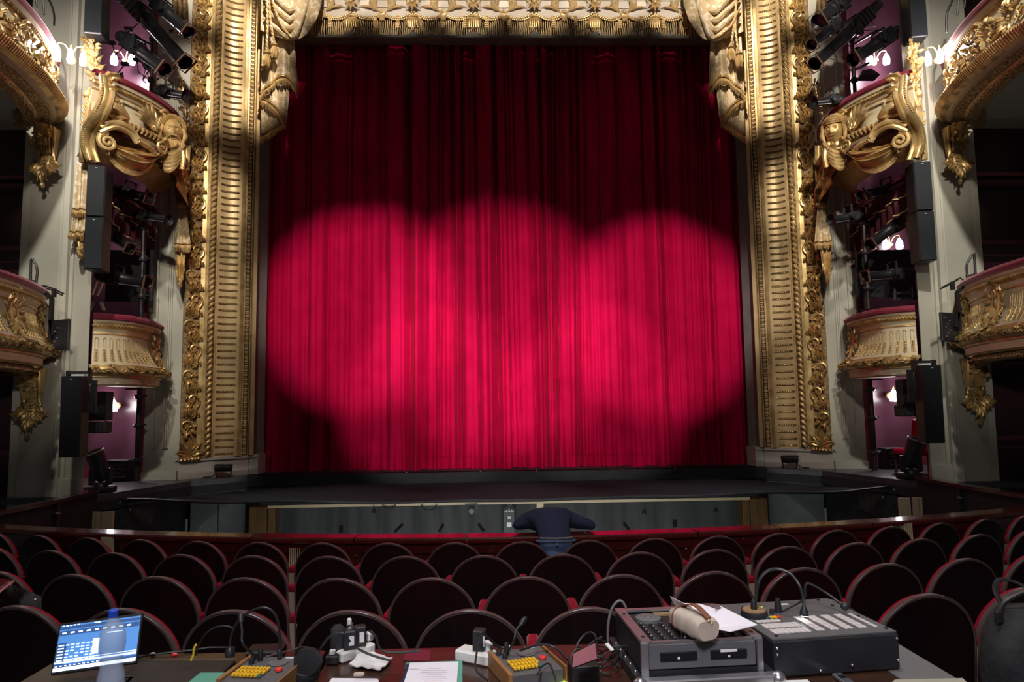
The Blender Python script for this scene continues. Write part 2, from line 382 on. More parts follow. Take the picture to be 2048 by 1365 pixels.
    # wall piece between box floors on the auditorium face
# lintel and reveal around the curtain opening
mb = MB()
for s in (-1, 1):
    mb.add([(s*5.36, 14.42, .30), (s*5.19, 14.75, .30), (s*5.19, 14.75, 11), (s*5.36, 14.42, 11), (s*5.42, 14.9, .3), (s*5.42, 14.9, 11)], [(0, 1, 2, 3), (0, 4, 1), (1, 4, 5, 2), (3, 2, 5), (4, 0, 3, 5)])
mb.box((0, 14.60, 10.32), (10.8, .1, 1.86), 1)
mb.build('wall_proscenium', ['reveal', 'reveal'], None, False, 'structure')
mb = MB(); 
for s in (-1, 1): mb.box((s*7.6, 15.2, 6), (4.2, .2, 14))
mb.box((0, 14.95, 12.4), (11, .2, 3.4)); mb.build('wall_stage_back', 'stage_black', None, False, 'structure')
# ------------------------------------------------------------ pit back wall
mb = MB(); mb.box((0, 14.25, -1.3), (13, .1, 2.1)); mb.build('wall_pit_back', 'stage_black', None, False, 'structure')
for s in (-1, 1):
    d = thing('pit_door', ('pair of grey doors' if s < 0 else 'grey door leaf')+' in the pit wall below the %s foot of the gold frame' % side(s), 'door', (s*5.8, 14.0, -2.3))
    if s < 0:
        for a, b in ((-6.36, -5.82), (-5.81, -5.28)):
            mb = MB(); mb.box(((a+b)/2, 14.0, -1.26), (b-a-.01, .06, 2.0), ch=.006); mb.build('door_leaf', 'pit_grey', d, False)
    else:
        mb = MB(); mb.box((5.83, 14.0, -1.26), (1.14, .06, 2.0), ch=.006); mb.build('door_leaf', 'pit_grey', d, False)
    mb = MB(); mb.box((s*5.8, 14.0, -.22), (1.16, .05, .06)); mb.build('door_head', 'stage_black', d, False)
    mb = MB(); mb.tube([(s*6.6, 13.6, -.3), (s*6.6, 13.6, -2.2)], .022); tag(mb.build('conduit', 'rubber_grey'), 'thin grey vertical pipe at the %s corner of the pit wall' % side(s), 'pipe')
    p = MB(); p.box((s*4.82, 13.5, -1.4), (.34, .3, 1.76), ch=.01); p.box((s*4.56, 13.46, -1.4), (.14, .26, 1.76), ch=.01); 
    tag(p.build('timber_post', 'oak', None, False), 'brown varnished timber post under the stage on the %s' % side(s), 'post')
b = MB(); b.beam((-4.6, 13.25, -.50), (4.6, 13.25, -.50), .05, .05); b.build
pb = thing('pit_beam', 'long pale timber batten over the mouth of the orchestra pit', 'beam', (0, 13.25, -.5)); b.build('batten', 'pale_wood', pb, False)
b = MB(); b.box((0, 13.3, -.36), (9.5, .12, .22)); b.build('header', 'stage_black', pb, False)
b = MB(); b.box((.55, 13.24, -.60), (.13, .04, .2)); b.build('block', 'pale_wood', pb, False)
b = MB(); b.grid(lambda u, v: (-4.6+9.2*u, 13.75+.035*sin(u*70+1.2*sin(u*23))+.05*max(0, sin(u*15))**6, -.5-1.75*v), 220, 4)
tag(b.build('pit_backdrop', 'pit_cloth'), 'dull grey-green cloth hanging behind the orchestra pit', 'cloth')
# clip lights and cable loops under the batten
for i, (px, h) in enumerate(((747, .10), (1287, .12), (1430, .06))):
    p = at(px, 1012, 13.15); b = MB(); b.tube([p, p+V((.01, 0, -h*.6))], .012); b.lathe([(.02, 0), (.045, -.07), (.05, -.08)], p+V((.01, 0, -h*.5)))
    tag(b.build('pit_lamp', 'black'), ('small black clip lamp hung left of the cable loops', 'small black clip lamp hung right of the person', 'small black clip lamp near the right timber post')[i]+' on the pit batten', 'lamp')
for i, (px, wpx, dp) in enumerate(((778, 13, 7), (858, 15, 11))):
    b = MB(); b.tube([at(px+wpx*cos(a), 1010+dp*sin(a), 13.15) for a in [pi*k/10 for k in range(11)]], .012)
    tag(b.build('cable_loop', 'cable'), ('shallow black cable loop sagging under the pit batten', 'deeper black cable loop sagging under the pit batten')[i], 'cable')
p = at(943, 1022, 13.1); fz = thing('work_light', 'round black work light on a bracket below the pit batten', 'lamp', p)
b = MB(); b.lathe([(.05, -.06), (.075, -.05), (.08, .05), (.06, .06)], p, (0, -1, 0)); b.build('housing', 'black', fz)
b = MB(); b.lathe([(.045, .062), (.03, .07), (.0, .072)], p, (0, -1, 0)); b.build('lens', 'pit_grey', fz)
b = MB(); b.beam(p+V((-.12, 0, .12)), p+V((.1, 0, .12)), .02, .02); b.beam(p+V((.09, 0, .13)), p+V((.09, 0, -.04)), .02, .02, up=(1, 0, 0)); b.build('bracket', 'black', fz, False)
# small signs on the pit wall: pictogram board
p = at(1018, 1036, 13.66); sg = thing('pit_notice', 'small black notice panel with grey marks behind the person', 'sign', p)
b = MB(); b.box(p+V((0, 0, 0)), (.2, .02, .62)); b.build('board', 'black', sg, False)
b = MB(); b.beam(at(1009, 1024, 13.64), at(1028, 1024, 13.64), .01, .012); b.box(at(1018.5, 1036, 13.64), (.055, .01, .055)); b.box(at(1018.5, 1050, 13.64), (.09, .01, .09))
for k in (-1, 0, 1): b.box(at(1018.5+k*5, 1021, 13.64), (.025, .01, .02))
b.build('mark', 'label_white', sg, False)
b = MB(); b.beam(at(1018.5, 1033, 13.62), at(1018.5, 1038, 13.62), .012, .012, up=(0, 1, 0)); b.build('arrow', 'black', sg, False)
b = MB()
for k in (-1, 1): b.ball(at(1018.5+k*6, 1015, 13.5), .045, sc=(1, .6, 1)); b.beam(at(1018.5+k*6, 1015, 13.5), at(1018.5+k*2, 1008, 13.5), .03, .03)
tag(b.build('twin_spot', 'black'), 'pair of tiny black lamps on the batten above the notice', 'lamp')
# the black net stretched over the pit
def net(u, v):
    x = -6.55+13.1*u; e = 2*u-1
    yn = 10.95+.85*e**4+.02*sin(u*40); yf = 13.92-2.1*max(0, abs(e)-.62)/.38 if abs(e) > .62 else 13.92
    yf = max(yf, yn+.02)
    y = yn+(yf-yn)*v; z = -.105-.08*v-.08*sin(pi*v)*(1-e*e)+.012*sin(u*33+v*5)+.015*sin(u*11)*(1-v)
    if v < .01: z -= .01
    return (x, y, z)
pn = thing('pit_net', 'black safety net stretched over the open orchestra pit', 'net', (0, 12.4, -.2))
b = MB(); b.grid(net, 90, 14); b.build('mesh_sheet', 'net', pn)
b = MB(); b.tube([V(net(u/80, 0))+V((0, 0, -.01)) for u in range(81)], .022, 6); b.build('hem_rope', 'black', pn)
for s in (-1, 1):
    h = thing('net_hook', 'bright carabiner chain holding the %s end of the pit net' % side(s), 'hook', V(net(0 if s < 0 else 1, .3)))
    for k in range(3):
        c = V((s*(6.60+.07*k), 11.75-.02*k, -.17+.01*k)); b = MB(); b.tube([c+V((.045*cos(a), .02*sin(a), .02*sin(a))) for a in [2*pi*q/12 for q in range(13)]], .008, 5); b.build('link', 'steel', h)
    c = at(261 if s < 0 else 1765, 1020 if s < 0 else 995, 11.2); b = MB(); b.lathe([(.012, 0), (.02, .02), (.0, .03)], c, (0, -1, 0)); tag(b.build('wall_eye', 'steel'), 'small bright eye bolt below the %s end of the pit net' % side(s), 'bolt')
    # cream boards under the corner of the shelf
    cp = thing('cream_board', 'cream painted upright boards below the %s corner of the stage shelf' % side(s), 'board', (s*6.5, 10.9, -1.5))
    for x0, x1 in (((193, 201), (205, 228)) if s < 0 else ((1798, 1820), (1826, 1836))):
        a = at(x0, 1015, 10.95); c = at(x1, 1015, 10.95); b = MB(); b.box(((a.x+c.x)/2, 10.95, -1.05), (c.x-a.x, .05, 1.7), ch=.004); b.build('board', 'cream_paint', cp, False)
    c = at(187 if s < 0 else 1842, 1015, 10.95); b = MB(); b.box((c.x, 10.97, -1.05), (.05, .05, 1.7)); b.build('edge_strip', 'pale_wood', cp, False)
    # sloping black cloth on the pit side
    b = MB(); b.add([(s*6.62, 11.25, -.28), (s*6.40, 12.6, -.28), (s*6.40, 12.6, -.62), (s*6.62, 11.25, -.95)], [(0, 1, 2, 3)]); b.add([(s*6.64, 11.25, -.28), (s*6.42, 12.6, -.28), (s*6.42, 12.6, -.62), (s*6.64, 11.25, -.95)], [(0, 1, 2, 3)])
    tag(b.build('side_cloth', 'black_cloth'), 'black cloth panel slanting down the %s side of the pit' % side(s), 'cloth')
# ------------------------------------------------------------ side rails from the shelf back along the wall
for s in (-1, 1):
    pts = [(s*6.62, 11.12), (s*6.5, 10.3), (s*6.55, 9.0), (s*6.75, 8.0), (s*7.1, 7.2)]
    t = thing('side_parapet', 'dark %s side parapet with a mahogany capping, left open to the pit' % side(s) if 0 else 'dark panelled %s parapet running from the stage shelf to the front rail' % side(s), 'parapet', (s*6.6, 9.5, -.64))
    sp = spline([(x, y, 0) for x, y in pts], 6); b = MB(); c = MB()
    for a, q in zip(sp, sp[1:]): b.beam(a+V((0, 0, -1.1)), q+V((0, 0, -1.1)), .08, 2.36); c.beam(a+V((0, 0, .11)), q+V((0, 0, .11)), .17, .05)
    b.build('panel', 'stage_black', t, False); c.build('capping', 'mahogany', t, False)
    for k in (8, 16): b = MB(); b.box(sp[k]+V((-s*.06, 0, -.3)), (.05, .07, .8)); b.box(sp[k]+V((-s*.08, -.02, -.05)), (.02, .1, .02), 1); b.build('post', ['black', 'steel'], t, False)
# ------------------------------------------------------------ the curved front rail
def rail_y(x): return 6.27+x*x/30
rl = thing('orchestra_rail', 'curved mahogany rail between the front seats and the orchestra pit', 'rail', (0, 6.3, -.64))
cuts = [-6.9, -5.6, -4.55, -3.44, -2.52, -1.57, -.57, .5, 1.5, 2.3, 3.25, 4.17, 5.3, 6.9]
for a, q in zip(cuts, cuts[1:]):
    def rp(x, o): 
        n = V((-x/15, 1, 0)).normalized(); return V((x, rail_y(x), 0))+n*o
    n = 6; xs = [a+.006+(q-a-.012)*i/n for i in range(n+1)]
    prof = [(-.09, .165), (-.105, .18), (-.105, .205), (-.095, .22), (.095, .22), (.105, .205), (.105, .18), (.09, .165)]
    b = MB(); vs = [tuple(rp(x, o)+V((0, 0, z))) for x in xs for o, z in prof]; P = len(prof)
    b.add(vs, [(i*P+k, i*P+(k+1) % P, (i+1)*P+(k+1) % P, (i+1)*P+k) for i in range(n) for k in range(P)]+[tuple(range(P)), tuple(range(n*P, n*P+P))])
    b.build('rail_top', 'mahogany', rl, False)
    b = MB(); n = 4; xs = [a+(q-a)*i/n for i in range(n+1)]
    for x0, x1 in zip(xs, xs[1:]):
        b.beam(rp(x0, 0)+V((0, 0, -.24)), rp(x1, 0)+V((0, 0, -.24)), .05, .81); b.beam(rp(x0, -.035)+V((0, 0, .12)), rp(x1, -.035)+V((0, 0, .12)), .04, .09); b.beam(rp(x0, -.03)+V((0, 0, -.58)), rp(x1, -.03)+V((0, 0, -.58)), .03, .12)
    b.beam(rp(a+.03, -.035)+V((0, 0, -.6)), rp(a+.03, -.035)+V((0, 0, .14)), .05, .04, up=(0, 1, 0)); b.beam(rp(q-.03, -.035)+V((0, 0, -.6)), rp(q-.03, -.035)+V((0, 0, .14)), .05, .04, up=(0, 1, 0))
    b.build('rail_panel', 'mahogany', rl, False)
for px, py in ((215, 1090), (592, 1112), (1812, 1062)):
    p = at(px, py, 6.2); p = at(px, py, rail_y(p.x)-.045); b = MB()
    for k in range(7): b.box(p+V(((k-3)*.018, 0, -.03)), (.009, .02, .2))
    b.build('vent_grille', 'cream_paint', rl, False)
for px, py in ((711, 1112), (1486, 1077), (1372, 1098), (930, 1087)):
    p = at(px, py, 6.2); p = at(px, py, rail_y(p.x)-.04); b = MB(); b.ball(p, .012); b.build('screw', 'steel', rl)
for i, (px, py, sl) in enumerate(((682, 1066, 0), (790, 1064, .7), (878, 1064, .4), (968, 1063, -.5), (1258, 1060, -.5), (1350, 1055, 0))):
    p = at(px, py, 7.6); q = p+V((sl*.12, 0, .08)); b = MB(); b.beam(p+V((0, 0, -.7)), p+V((0, 0, -.02)), .02, .02, up=(0, 1, 0)); b.beam(p, q, .04, .03)
    names = ('leftmost, barely showing', 'tilted steeply right with a bright end', 'leaning right, third along', 'leaning left, beside the person', 'leaning left, just right of the person', 'rightmost, barely showing')
    tag(b.build('music_stand_lamp', 'black', None, False), 'black stand lamp poking over the rail, '+names[i], 'lamp')
# ============================================================ CURTAIN
random.seed(11)
folds = []; x = -5.5
while x < 5.6:
    wd = random.choice([.09, .16, .24, .32, .42, .55]) ; folds.append((x, wd, random.choice([random.uniform(.08, .16), random.uniform(.18, .32)]))); x += wd
def cur_y(x, t):
    y = 0; xx = x+.05*(1-t)*sin(x*3.1)+ (.35*(1-t)*max(0, 1-abs(x-.9)/1.2)*sin((x-.9)*2.2))
    for x0, wd, am in folds:
        if x0 <= xx < x0+wd: 
            f = (xx-x0)/wd; y = am*(sin(pi*f)**.75)*(.8+.2*t)*(1+.22*sin(f*9+x0*7))*min(1.3, .6+wd*1.6); break
    return y+.035*sin(x*2.3)+.012*sin(x*47+t*3)*(1.2-t)
def cur(u, v):
    x = -5.5+11*u; t = 1-v; z = -.005+9.9*t
    y = 15.0-cur_y(x, t)
    if t < .12: 
        k = (1-t/.12)**2; y -= k*(.05*sin(x*9+2)+.05+.04*sin(x*31)); z += k*.015*sin(x*13)
    return (x, y, z)
ct = thing('stage_curtain', 'huge crimson velvet house curtain hanging closed to the stage floor', 'curtain', (0, 15, 0))
b = MB(); b.grid(cur, 1300, 44); b.build('cloth', 'velvet', ct, auto=80)
b = MB(); b.grid(lambda u, v: (V(cur(u, .962+.012*v))+V((0, -.012, 0))), 1300, 1); b.build('hem_seam', 'velvet', ct, auto=80)
# ============================================================ GOLD FRAME OF THE STAGE
random.seed(5)
FA, FB = V((6.44, 13.6, 0)), V((5.33, 14.42, 0))
TOP = 10.9
for s in (-1, 1):
    A = V((s*FA.x, FA.y, 0)); B = V((s*FB.x, FB.y, 0)); D = (B-A); W = D.length; D.normalize(); N = V((-D.y, D.x, 0)); 
    if N.y > 0: N = -N
    def m(u, v, w, A=A, D=D, N=N): return A+D*u+N*w+V((0, 0, v))
    fr = thing('proscenium_column', 'tall gilded stage frame of scrolls, rope and fluting, on the %s' % side(s), 'frame', (A+B)/2+V((0, 0, 0)), group=None)
    # plinth
    b = MB()
    def sec(z0, z1, o): b.prism([(m(-.03, 0, o).x, m(-.03, 0, o).y), (m(W*.42, 0, o).x, m(W*.42, 0, o).y), (m(W*.45, 0, o+.05).x, m(W*.45, 0, o+.05).y), (m(W*.93, 0, o+.05).x, m(W*.93, 0, o+.05).y), (m(W*.95, 0, o).x, m(W*.95, 0, o).y), (s*5.18, 14.38-o*.3), (s*5.16, 14.8), (s*6.4, 14.6)], z0, z1)
    sec(0, .05, .07); sec(.05, .34, .05); sec(.34, .37, .08); sec(.37, .40, .04)
    b.build('plinth', 'plinth', fr, False)
    Z0 = .40
    # backing slab with stepped flats, sections across the splay
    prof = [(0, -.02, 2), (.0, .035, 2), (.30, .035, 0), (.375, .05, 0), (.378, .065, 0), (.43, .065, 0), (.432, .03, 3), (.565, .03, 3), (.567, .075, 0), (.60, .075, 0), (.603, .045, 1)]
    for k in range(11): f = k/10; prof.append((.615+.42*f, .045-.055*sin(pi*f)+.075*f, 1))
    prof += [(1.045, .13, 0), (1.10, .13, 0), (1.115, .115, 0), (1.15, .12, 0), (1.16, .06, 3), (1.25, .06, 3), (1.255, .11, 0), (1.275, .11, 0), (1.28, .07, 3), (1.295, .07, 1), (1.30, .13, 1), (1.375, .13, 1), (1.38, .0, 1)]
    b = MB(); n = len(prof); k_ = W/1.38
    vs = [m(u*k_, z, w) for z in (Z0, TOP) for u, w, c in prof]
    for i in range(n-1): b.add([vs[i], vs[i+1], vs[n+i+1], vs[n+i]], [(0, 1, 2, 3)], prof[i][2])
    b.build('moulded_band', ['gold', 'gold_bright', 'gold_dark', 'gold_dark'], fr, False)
    # fluting bars with beads
    b = MB()
    z = Z0+.06
    while z < TOP:
        pts = []
        for k in range(9):
            f = .06+.82*k/8; w = .045-.055*sin(pi*f)+.075*f; pts.append(m((.615+.42*f)*k_, z, w+.006))
        b.tube(pts, .011, 4, 0); b.tube([p+V((0, 0, -.024)) for p in pts], .008, 4, 0)
        for p in pts[2:]: b.ball(p+V((0, 0, -.011)), .015, 1, sc=(1.3, 1, .8), nu=5, nv=4)
        z += .1385
    b.build('fluting', ['gold_dark', 'gold'], fr)
    # rope moulding
    b = MB(); z = Z0
    i = 0
    while z < TOP:
        z2 = z+.115
        pts = [m((.455+.085*t)*k_, z+.12*t, .05+.035*sin(pi*t)) for t in [q/5 for q in range(6)]]
        b.tube(pts, [.012, .026, .030, .030, .026, .012], 6, 0)
        if 1: 
            for t in (.25, .5, .75): b.ball(m((.455+.085*t)*k_, z+.062+.12*t, .075), .015, 0, nu=5, nv=4)
        z = z2; i += 1
    b.build('rope_moulding', 'gold', fr)
    # bead and reel strip
    b = MB(); z = Z0+.04; i = 0
    while z < TOP:
        b.box(m(1.205*k_, z, .075), (.075, .03, .045), 0, Matrix.Rotation(atan2(D.y, D.x), 3, 'Z'), .008)
        b.ball(m(1.205*k_, z+.048, .08), .021, 0, sc=(1.5, 1, .8), nu=6, nv=4)
        z += .1385*.68
    b.build('bead_moulding', 'gold_bright', fr)
    # scroll band
    b = MB(); P = 1.0; k = 0; z = Z0+.62
    pts = []
    q = Z0+.1
    while q < TOP: pts.append(m((.165+.085*sin(2*pi*(q-Z0)/P))*k_, q, .06)); q += .05
    b.tube(pts, .02, 6)
    while z < TOP+.2:
        h = 1 if k % 2 else -1
        uc = (.165+.035*h)
        o_scroll(b, m, uc*k_, z, .155, 1.0, h, pi/2*(-1)+.2, .030, .06, 7)
        o_rose(b, m, (uc-.01)*k_, z+.0, .075, 6, .04, a0=k)
        for a, L, wd, cu in ((pi/2-h*.5, .24, .05, .6*h), (pi/2+h*.9, .2, .045, -.8*h), (-pi/2+h*.4, .2, .045, -.7*h), (-pi/2-h*1.0, .17, .04, .6*h), (pi/2+h*.15, .26, .04, -.3*h), (0 if h < 0 else pi, .13, .035, .9)):
            o_leaf(b, m, (uc+.045*cos(a))*k_, z+(.25 if a > 0 else -.02)*.35+.08*sin(a), a, L, wd, cu, .05, lobes=3, n=6)
        o_leaf(b, m, (.30 if h > 0 else .285)*k_, z+.2, pi/2-.7, .10, .022, .4, .06, n=4)
        z += P/2; k += 1
    # foot of the band
    for a in (-.9, -.45, 0, .45, .9): o_leaf(b, m, .165*k_, Z0+.02, pi/2+a, .42-.12*abs(a), .06, a*.8, .06)
    for a in (-1.2, -.7, -.2, .3, .8, 1.3): o_leaf(b, m, (.165+.1*a)*k_, Z0+.03, -pi/2+a*.5, .10, .03, .3*a, .07, n=4)
    b.build('scroll_band', 'relief_gold', fr)
# ============================================================ VALANCE OVER THE CURTAIN (carved harlequin)
YV = 14.28
va = thing('carved_valance', 'cream and gold carved valance with bead swags and fringe above the curtain', 'valance', (0, YV, 9.4))
def mv(u, v, w): return V((u, YV-w, v))
P = 1.32
def zs(x):                       # height of the beaded swag line
    f = (x/P+.5) % 1.0; f2 = abs(f-.5)*2          # 0 at medallion, 1 at peak
    return 9.885-.135*sin(pi*f2)**.8+.035*f2
b = MB(); b.grid(lambda u, v: mv(-5+10*u, zs(-5+10*u)-.01+(11.1-zs(-5+10*u))*v, .03+.015*sin(pi*v)), 320, 3)
for z in (10.02, 10.2): b.beam((-5, YV-.06, z), (5, YV-.06, z), .03, .025)
b.build('cream_panel', 'valance_cream', va)
for k in range(-4, 5):
    x = (k+.5)*P
    if abs(x) > 4.9: continue
    b = MB(); b.grid(lambda u, v, x=x: (x-.16+.32*u, YV-.05-.10*sin(pi*u), 9.95+1.2*v), 8, 1)
    b.build('cream_pilaster', 'valance_cream', va)
bl = MB(); gd = MB(); tas = MB(); med = MB(); fg = MB(); x = -4.9
while x < 4.9:
    bl.ball(mv(x, zs(x), .075), .026, nu=6, nv=4); bl.ball(mv(x+.02, zs(x)-.05, .085), .026, nu=6, nv=4)
    x += .046
x = -4.95; i = 0
while x < 4.95:
    f = abs(((x/P+.5) % 1.0)-.5)*2; cut = .11*max(0, 1-((1-f)/.22)**2)
    z1 = zs(x)-.07; z0 = 9.36+cut+random.uniform(-.012, .012)
    sw = .02*sin(x*8)
    r = random.uniform(.012, .017); nseg = 5
    fg.tube([mv(x+sw*t+.006*sin(t*9+i), z1+(z0-z1)*t, .045+.02*sin(i*1.7)+.03*t) for t in [q/nseg for q in range(nseg+1)]], [r*(.8+.3*((q+i) % 2)) for q in range(nseg+1)], 5)
    if f < .95 and i % 11 == 5:
        for q in range(6): bl.tube([mv(x-.035, 9.80-.05*q, .09), mv(x+.035, 9.80-.05*q, .09)], .022, 6)
    x += .044; i += 1
for k in range(-4, 5):
    x = k*P; med = MB(); gd = MB(); tas = MB()
    if abs(x) < 4.9:
        o_scroll(med, mv, x, 9.885, .05, 1, 1, 0, .018, .09); med.ball(mv(x, 9.885, .12), .03); med.lathe([(.075, 0), (.08, .015), (.06, .03)], mv(x, 9.885, .07), (0, -1, 0), 14)
        for h in (-1, 1):
            gd = MB(); o_leaf(gd, mv, x+h*.09, 9.93, pi/2-h*.95, .34, .06, .5*h, .06, lobes=3); o_leaf(gd, mv, x+h*.16, 9.99, pi/2-h*.2, .24, .05, .9*h, .07, lobes=3); o_leaf(gd, mv, x+h*.12, 9.97, pi/2-h*1.35, .38, .03, -.15*h, .06)
            o_leaf(gd, mv, x+h*.56, 10.06, pi/2+h*.2, .34, .03, .6*h, .06); gd.build('acanthus', 'gold_bright', va)
        for a in (-1.9, -1.57, -1.2, -.5, -2.6): o_leaf(med, mv, x, 9.80, a, .14, .03, 0, .09, n=4)
        o_scroll(med, mv, x-.0, 10.42, .17, .9, 1, 0, .014, .06)
        med.build('medallion', 'gold_bright', va)
    x = (k+.5)*P; med = MB()
    if abs(x) < 4.9:
        for a, L in ((-1.57, .2), (-1.0, .17), (-2.14, .17), (-.4, .14), (-2.74, .14), (1.57, .26), (1.1, .2), (2.04, .2)): o_leaf(med, mv, x, 10.06, a, L, .04, 0, .15, n=5)
        med.ball(mv(x, 10.08, .19), .05); o_scroll(med, mv, x-.07, 10.22, .07, 1.2, -1, 0, .02, .13); o_scroll(med, mv, x+.07, 10.22, .07, 1.2, 1, pi, .02, .13)
        for q in range(7): 
            a = (q-3)*.22; tas.tube([mv(x+.03*(q-3), 9.76, .10), mv(x+.045*(q-3), 9.66, .13), mv(x+.04*(q-3)+.05*a, 9.53, .11)], [.02, .028, .012], 5)
        tas.tube([mv(x-.1, 9.78, .10), mv(x, 9.795, .13), mv(x+.1, 9.78, .10)], .028, 6)
        tas.build('tassel_cluster', 'gold', va); med.build('leaf_cluster', 'gold_bright', va)
fg.build('fringe', 'gold_bright', va); bl.build('bead_swag', 'gold_bright', va); 
b = MB(); b.box((0, YV+.03, 9.345), (10.4, .22, .06)); 
for k in range(-4, 5):
    x = (k+.5)*P
    if abs(x) < 4.8:
        b.prism([(x-.2, YV-.02), (x+.2, YV-.02), (x+.2, YV+.02), (x-.2, YV+.02)], 9.35, 9.39)
        for q in range(-6, 7): b.beam((x+q*.028, YV-.05, 9.35), (x+q*.034, YV-.05, 9.36+.12*cos(q*.24)), .03, .03, up=(0, 1, 0))
b.build('border', 'reveal', va, False)
# ============================================================ DRAPES AT THE TOP CORNERS
def fringe(b, pts, L, out=(0, -1, 0), r=.014, mi=0, step=.035, rnd=.3):
    pts = [V(p) for p in pts]; o = V(out)
    for a, q in zip(pts, pts[1:]):
        n = max(1, int((q-a).length/step))
        for k in range(n):
            p = a.lerp(q, (k+.5)/n); l = L*random.uniform(1-rnd, 1+rnd*.4)
            b.tube([p+o*.02, p+o*.045+V((0, 0, -l*.45)), p+o*.02+V((random.uniform(-.012, .012), 0, -l))], [r*.8, r*1.25, r*.45], 5, mi)
for s in (-1, 1):
    nm = side(s); YD = 14.12
    L_ = lambda px, py, w=0: (lambda p: V((s*abs(p.x), p.y, p.z)))(at(px, py, YD-w))   # read on the left of the photo, mirrored for the right
    dr = thing('corner_drape', 'cream damask drape cascading with gold fringe at the %s top corner of the curtain' % nm, 'drape', (s*5.0, YD, 8.5))
    def tier(name, top, hem, nf, amp, w0, ph=0, fr_=True, nu=44, nv=14):
        b = MB()
        def T(u): 
            i = min(int(u*(len(top)-1)), len(top)-2); f = u*(len(top)-1)-i; return V(top[i]).lerp(V(top[i+1]), f)
        H = spline([(q[0], q[1], 0) for q in hem], 6)
        def Hm(u): f = u*(len(H)-1); i = min(int(f), len(H)-2); return H[i].lerp(H[i+1], f-i)
        def g(u, v):
            a = T(u); c = Hm(u); px = a[0]+(c.x-a[0])*v; py = a[1]+(c.y-a[1])*v
            return L_(px, py, w0+amp*(.4+.6*v)*(1+cos(2*pi*nf*u+ph+.5*sin(v*3)))/2+.05*sin(pi*u))
        b.grid(g, nu, nv); b.grid(lambda u, v: g(u, v)+V((0, .025, 0)), nu, nv); o = b.build(name, 'damask', dr)
        if fr_:
            e = [g(k/40, 1) for k in range(41)]; c = MB(); c.tube([p+V((0, -.02, .05)) for p in e], .014, 5); c.tube([p+V((0, -.02, .085)) for p in e], .008, 5); fringe(c, e, .15); c.build('fringe', 'gold', o)
    tier('upper_swag', [(524, -60), (560, -60), (600, -60), (645, -60)], [(521, 60), (545, 70), (575, 78), (606, 74), (632, 40), (643, 5)], 2.2, .16, .10, 1.0, False)
    tier('tail', [(526, 40), (550, 55), (575, 70), (588, 74)], [(521, 192), (530, 182), (542, 174), (556, 160), (570, 158), (582, 166), (596, 183)], 3.2, .09, .04)
    tier('lower_tail', [(522, 150), (545, 150), (565, 150), (581, 160)], [(521, 200), (535, 206), (552, 220), (566, 238), (572, 246)], 2.4, .06, .0, .7)
    tier('tail_tip', [(522, 200), (540, 205), (560, 215), (575, 225)], [(522, 276), (532, 271), (545, 262), (560, 252), (573, 240)], 1.7, .05, -.03, .2)
    # sagging folds of the swag
    b = MB()
    for k in range(4):
        a = L_(528, -30+22*k, .22); q = L_(640-6*k, -50+10*k, .2); mid = L_(585, 20+18*k, .30)
        b.tube(spline([a, a.lerp(mid, .55)+V((0, 0, -.05)), mid, q.lerp(mid, .45)+V((0, 0, -.06)), q], 6), [.03+.04*sin(pi*t/24) for t in range(25)], 8)
    b.build('swag_fold', 'damask', dr)
    rp = thing('tassel_rope', 'pair of twisted gold ropes ending in tassels on the %s corner drape' % nm, 'tassel', L_(537, 90, .35))
    def rope(pts, r=.026):
        b = MB(); sp = spline(pts, 24)
        for h in (0, pi): 
            q = [p+V((cos(i*.9+h)*r*.5, 0, 0))+V((0, sin(i*.9+h)*r*.5, 0)) for i, p in enumerate(sp)]; b.tube(q, r*.62, 5)
        b.build('rope', 'gold_bright', rp)
    if s < 0: ends = [((533, -20), (535, 50), (533, 105)), ((537, -20), (541, 40), (549, 89))]; last = ((539, -20), (552, 25), (566, 55), (584, 76))
    else: ends = [((533, -20), (538, 50), (532, 105)), ((537, 30), (541, 50), (548, 92))]; last = ((533, 20), (545, 45), (566, 65), (584, 76))
    for e in ends:
        rope([L_(x, y, .34) for x, y in e]); c = L_(*e[-1], .34); b = MB(); b.lathe([(.03, .03), (.07, .0), (.075, -.02), (.045, -.05), (.05, -.07)], c); 
        for k in range(12): a = 2*pi*k/12; b.tube([c+V((.03*cos(a), .03*sin(a), -.05)), c+V((.075*cos(a), .075*sin(a), -.17)), c+V((.05*cos(a+.3), .05*sin(a+.3), -.31))], [.018, .022, .008], 5)
        b.build('tassel', 'gold', rp)
    rope([L_(x, y, .36) for x, y in last], .03)
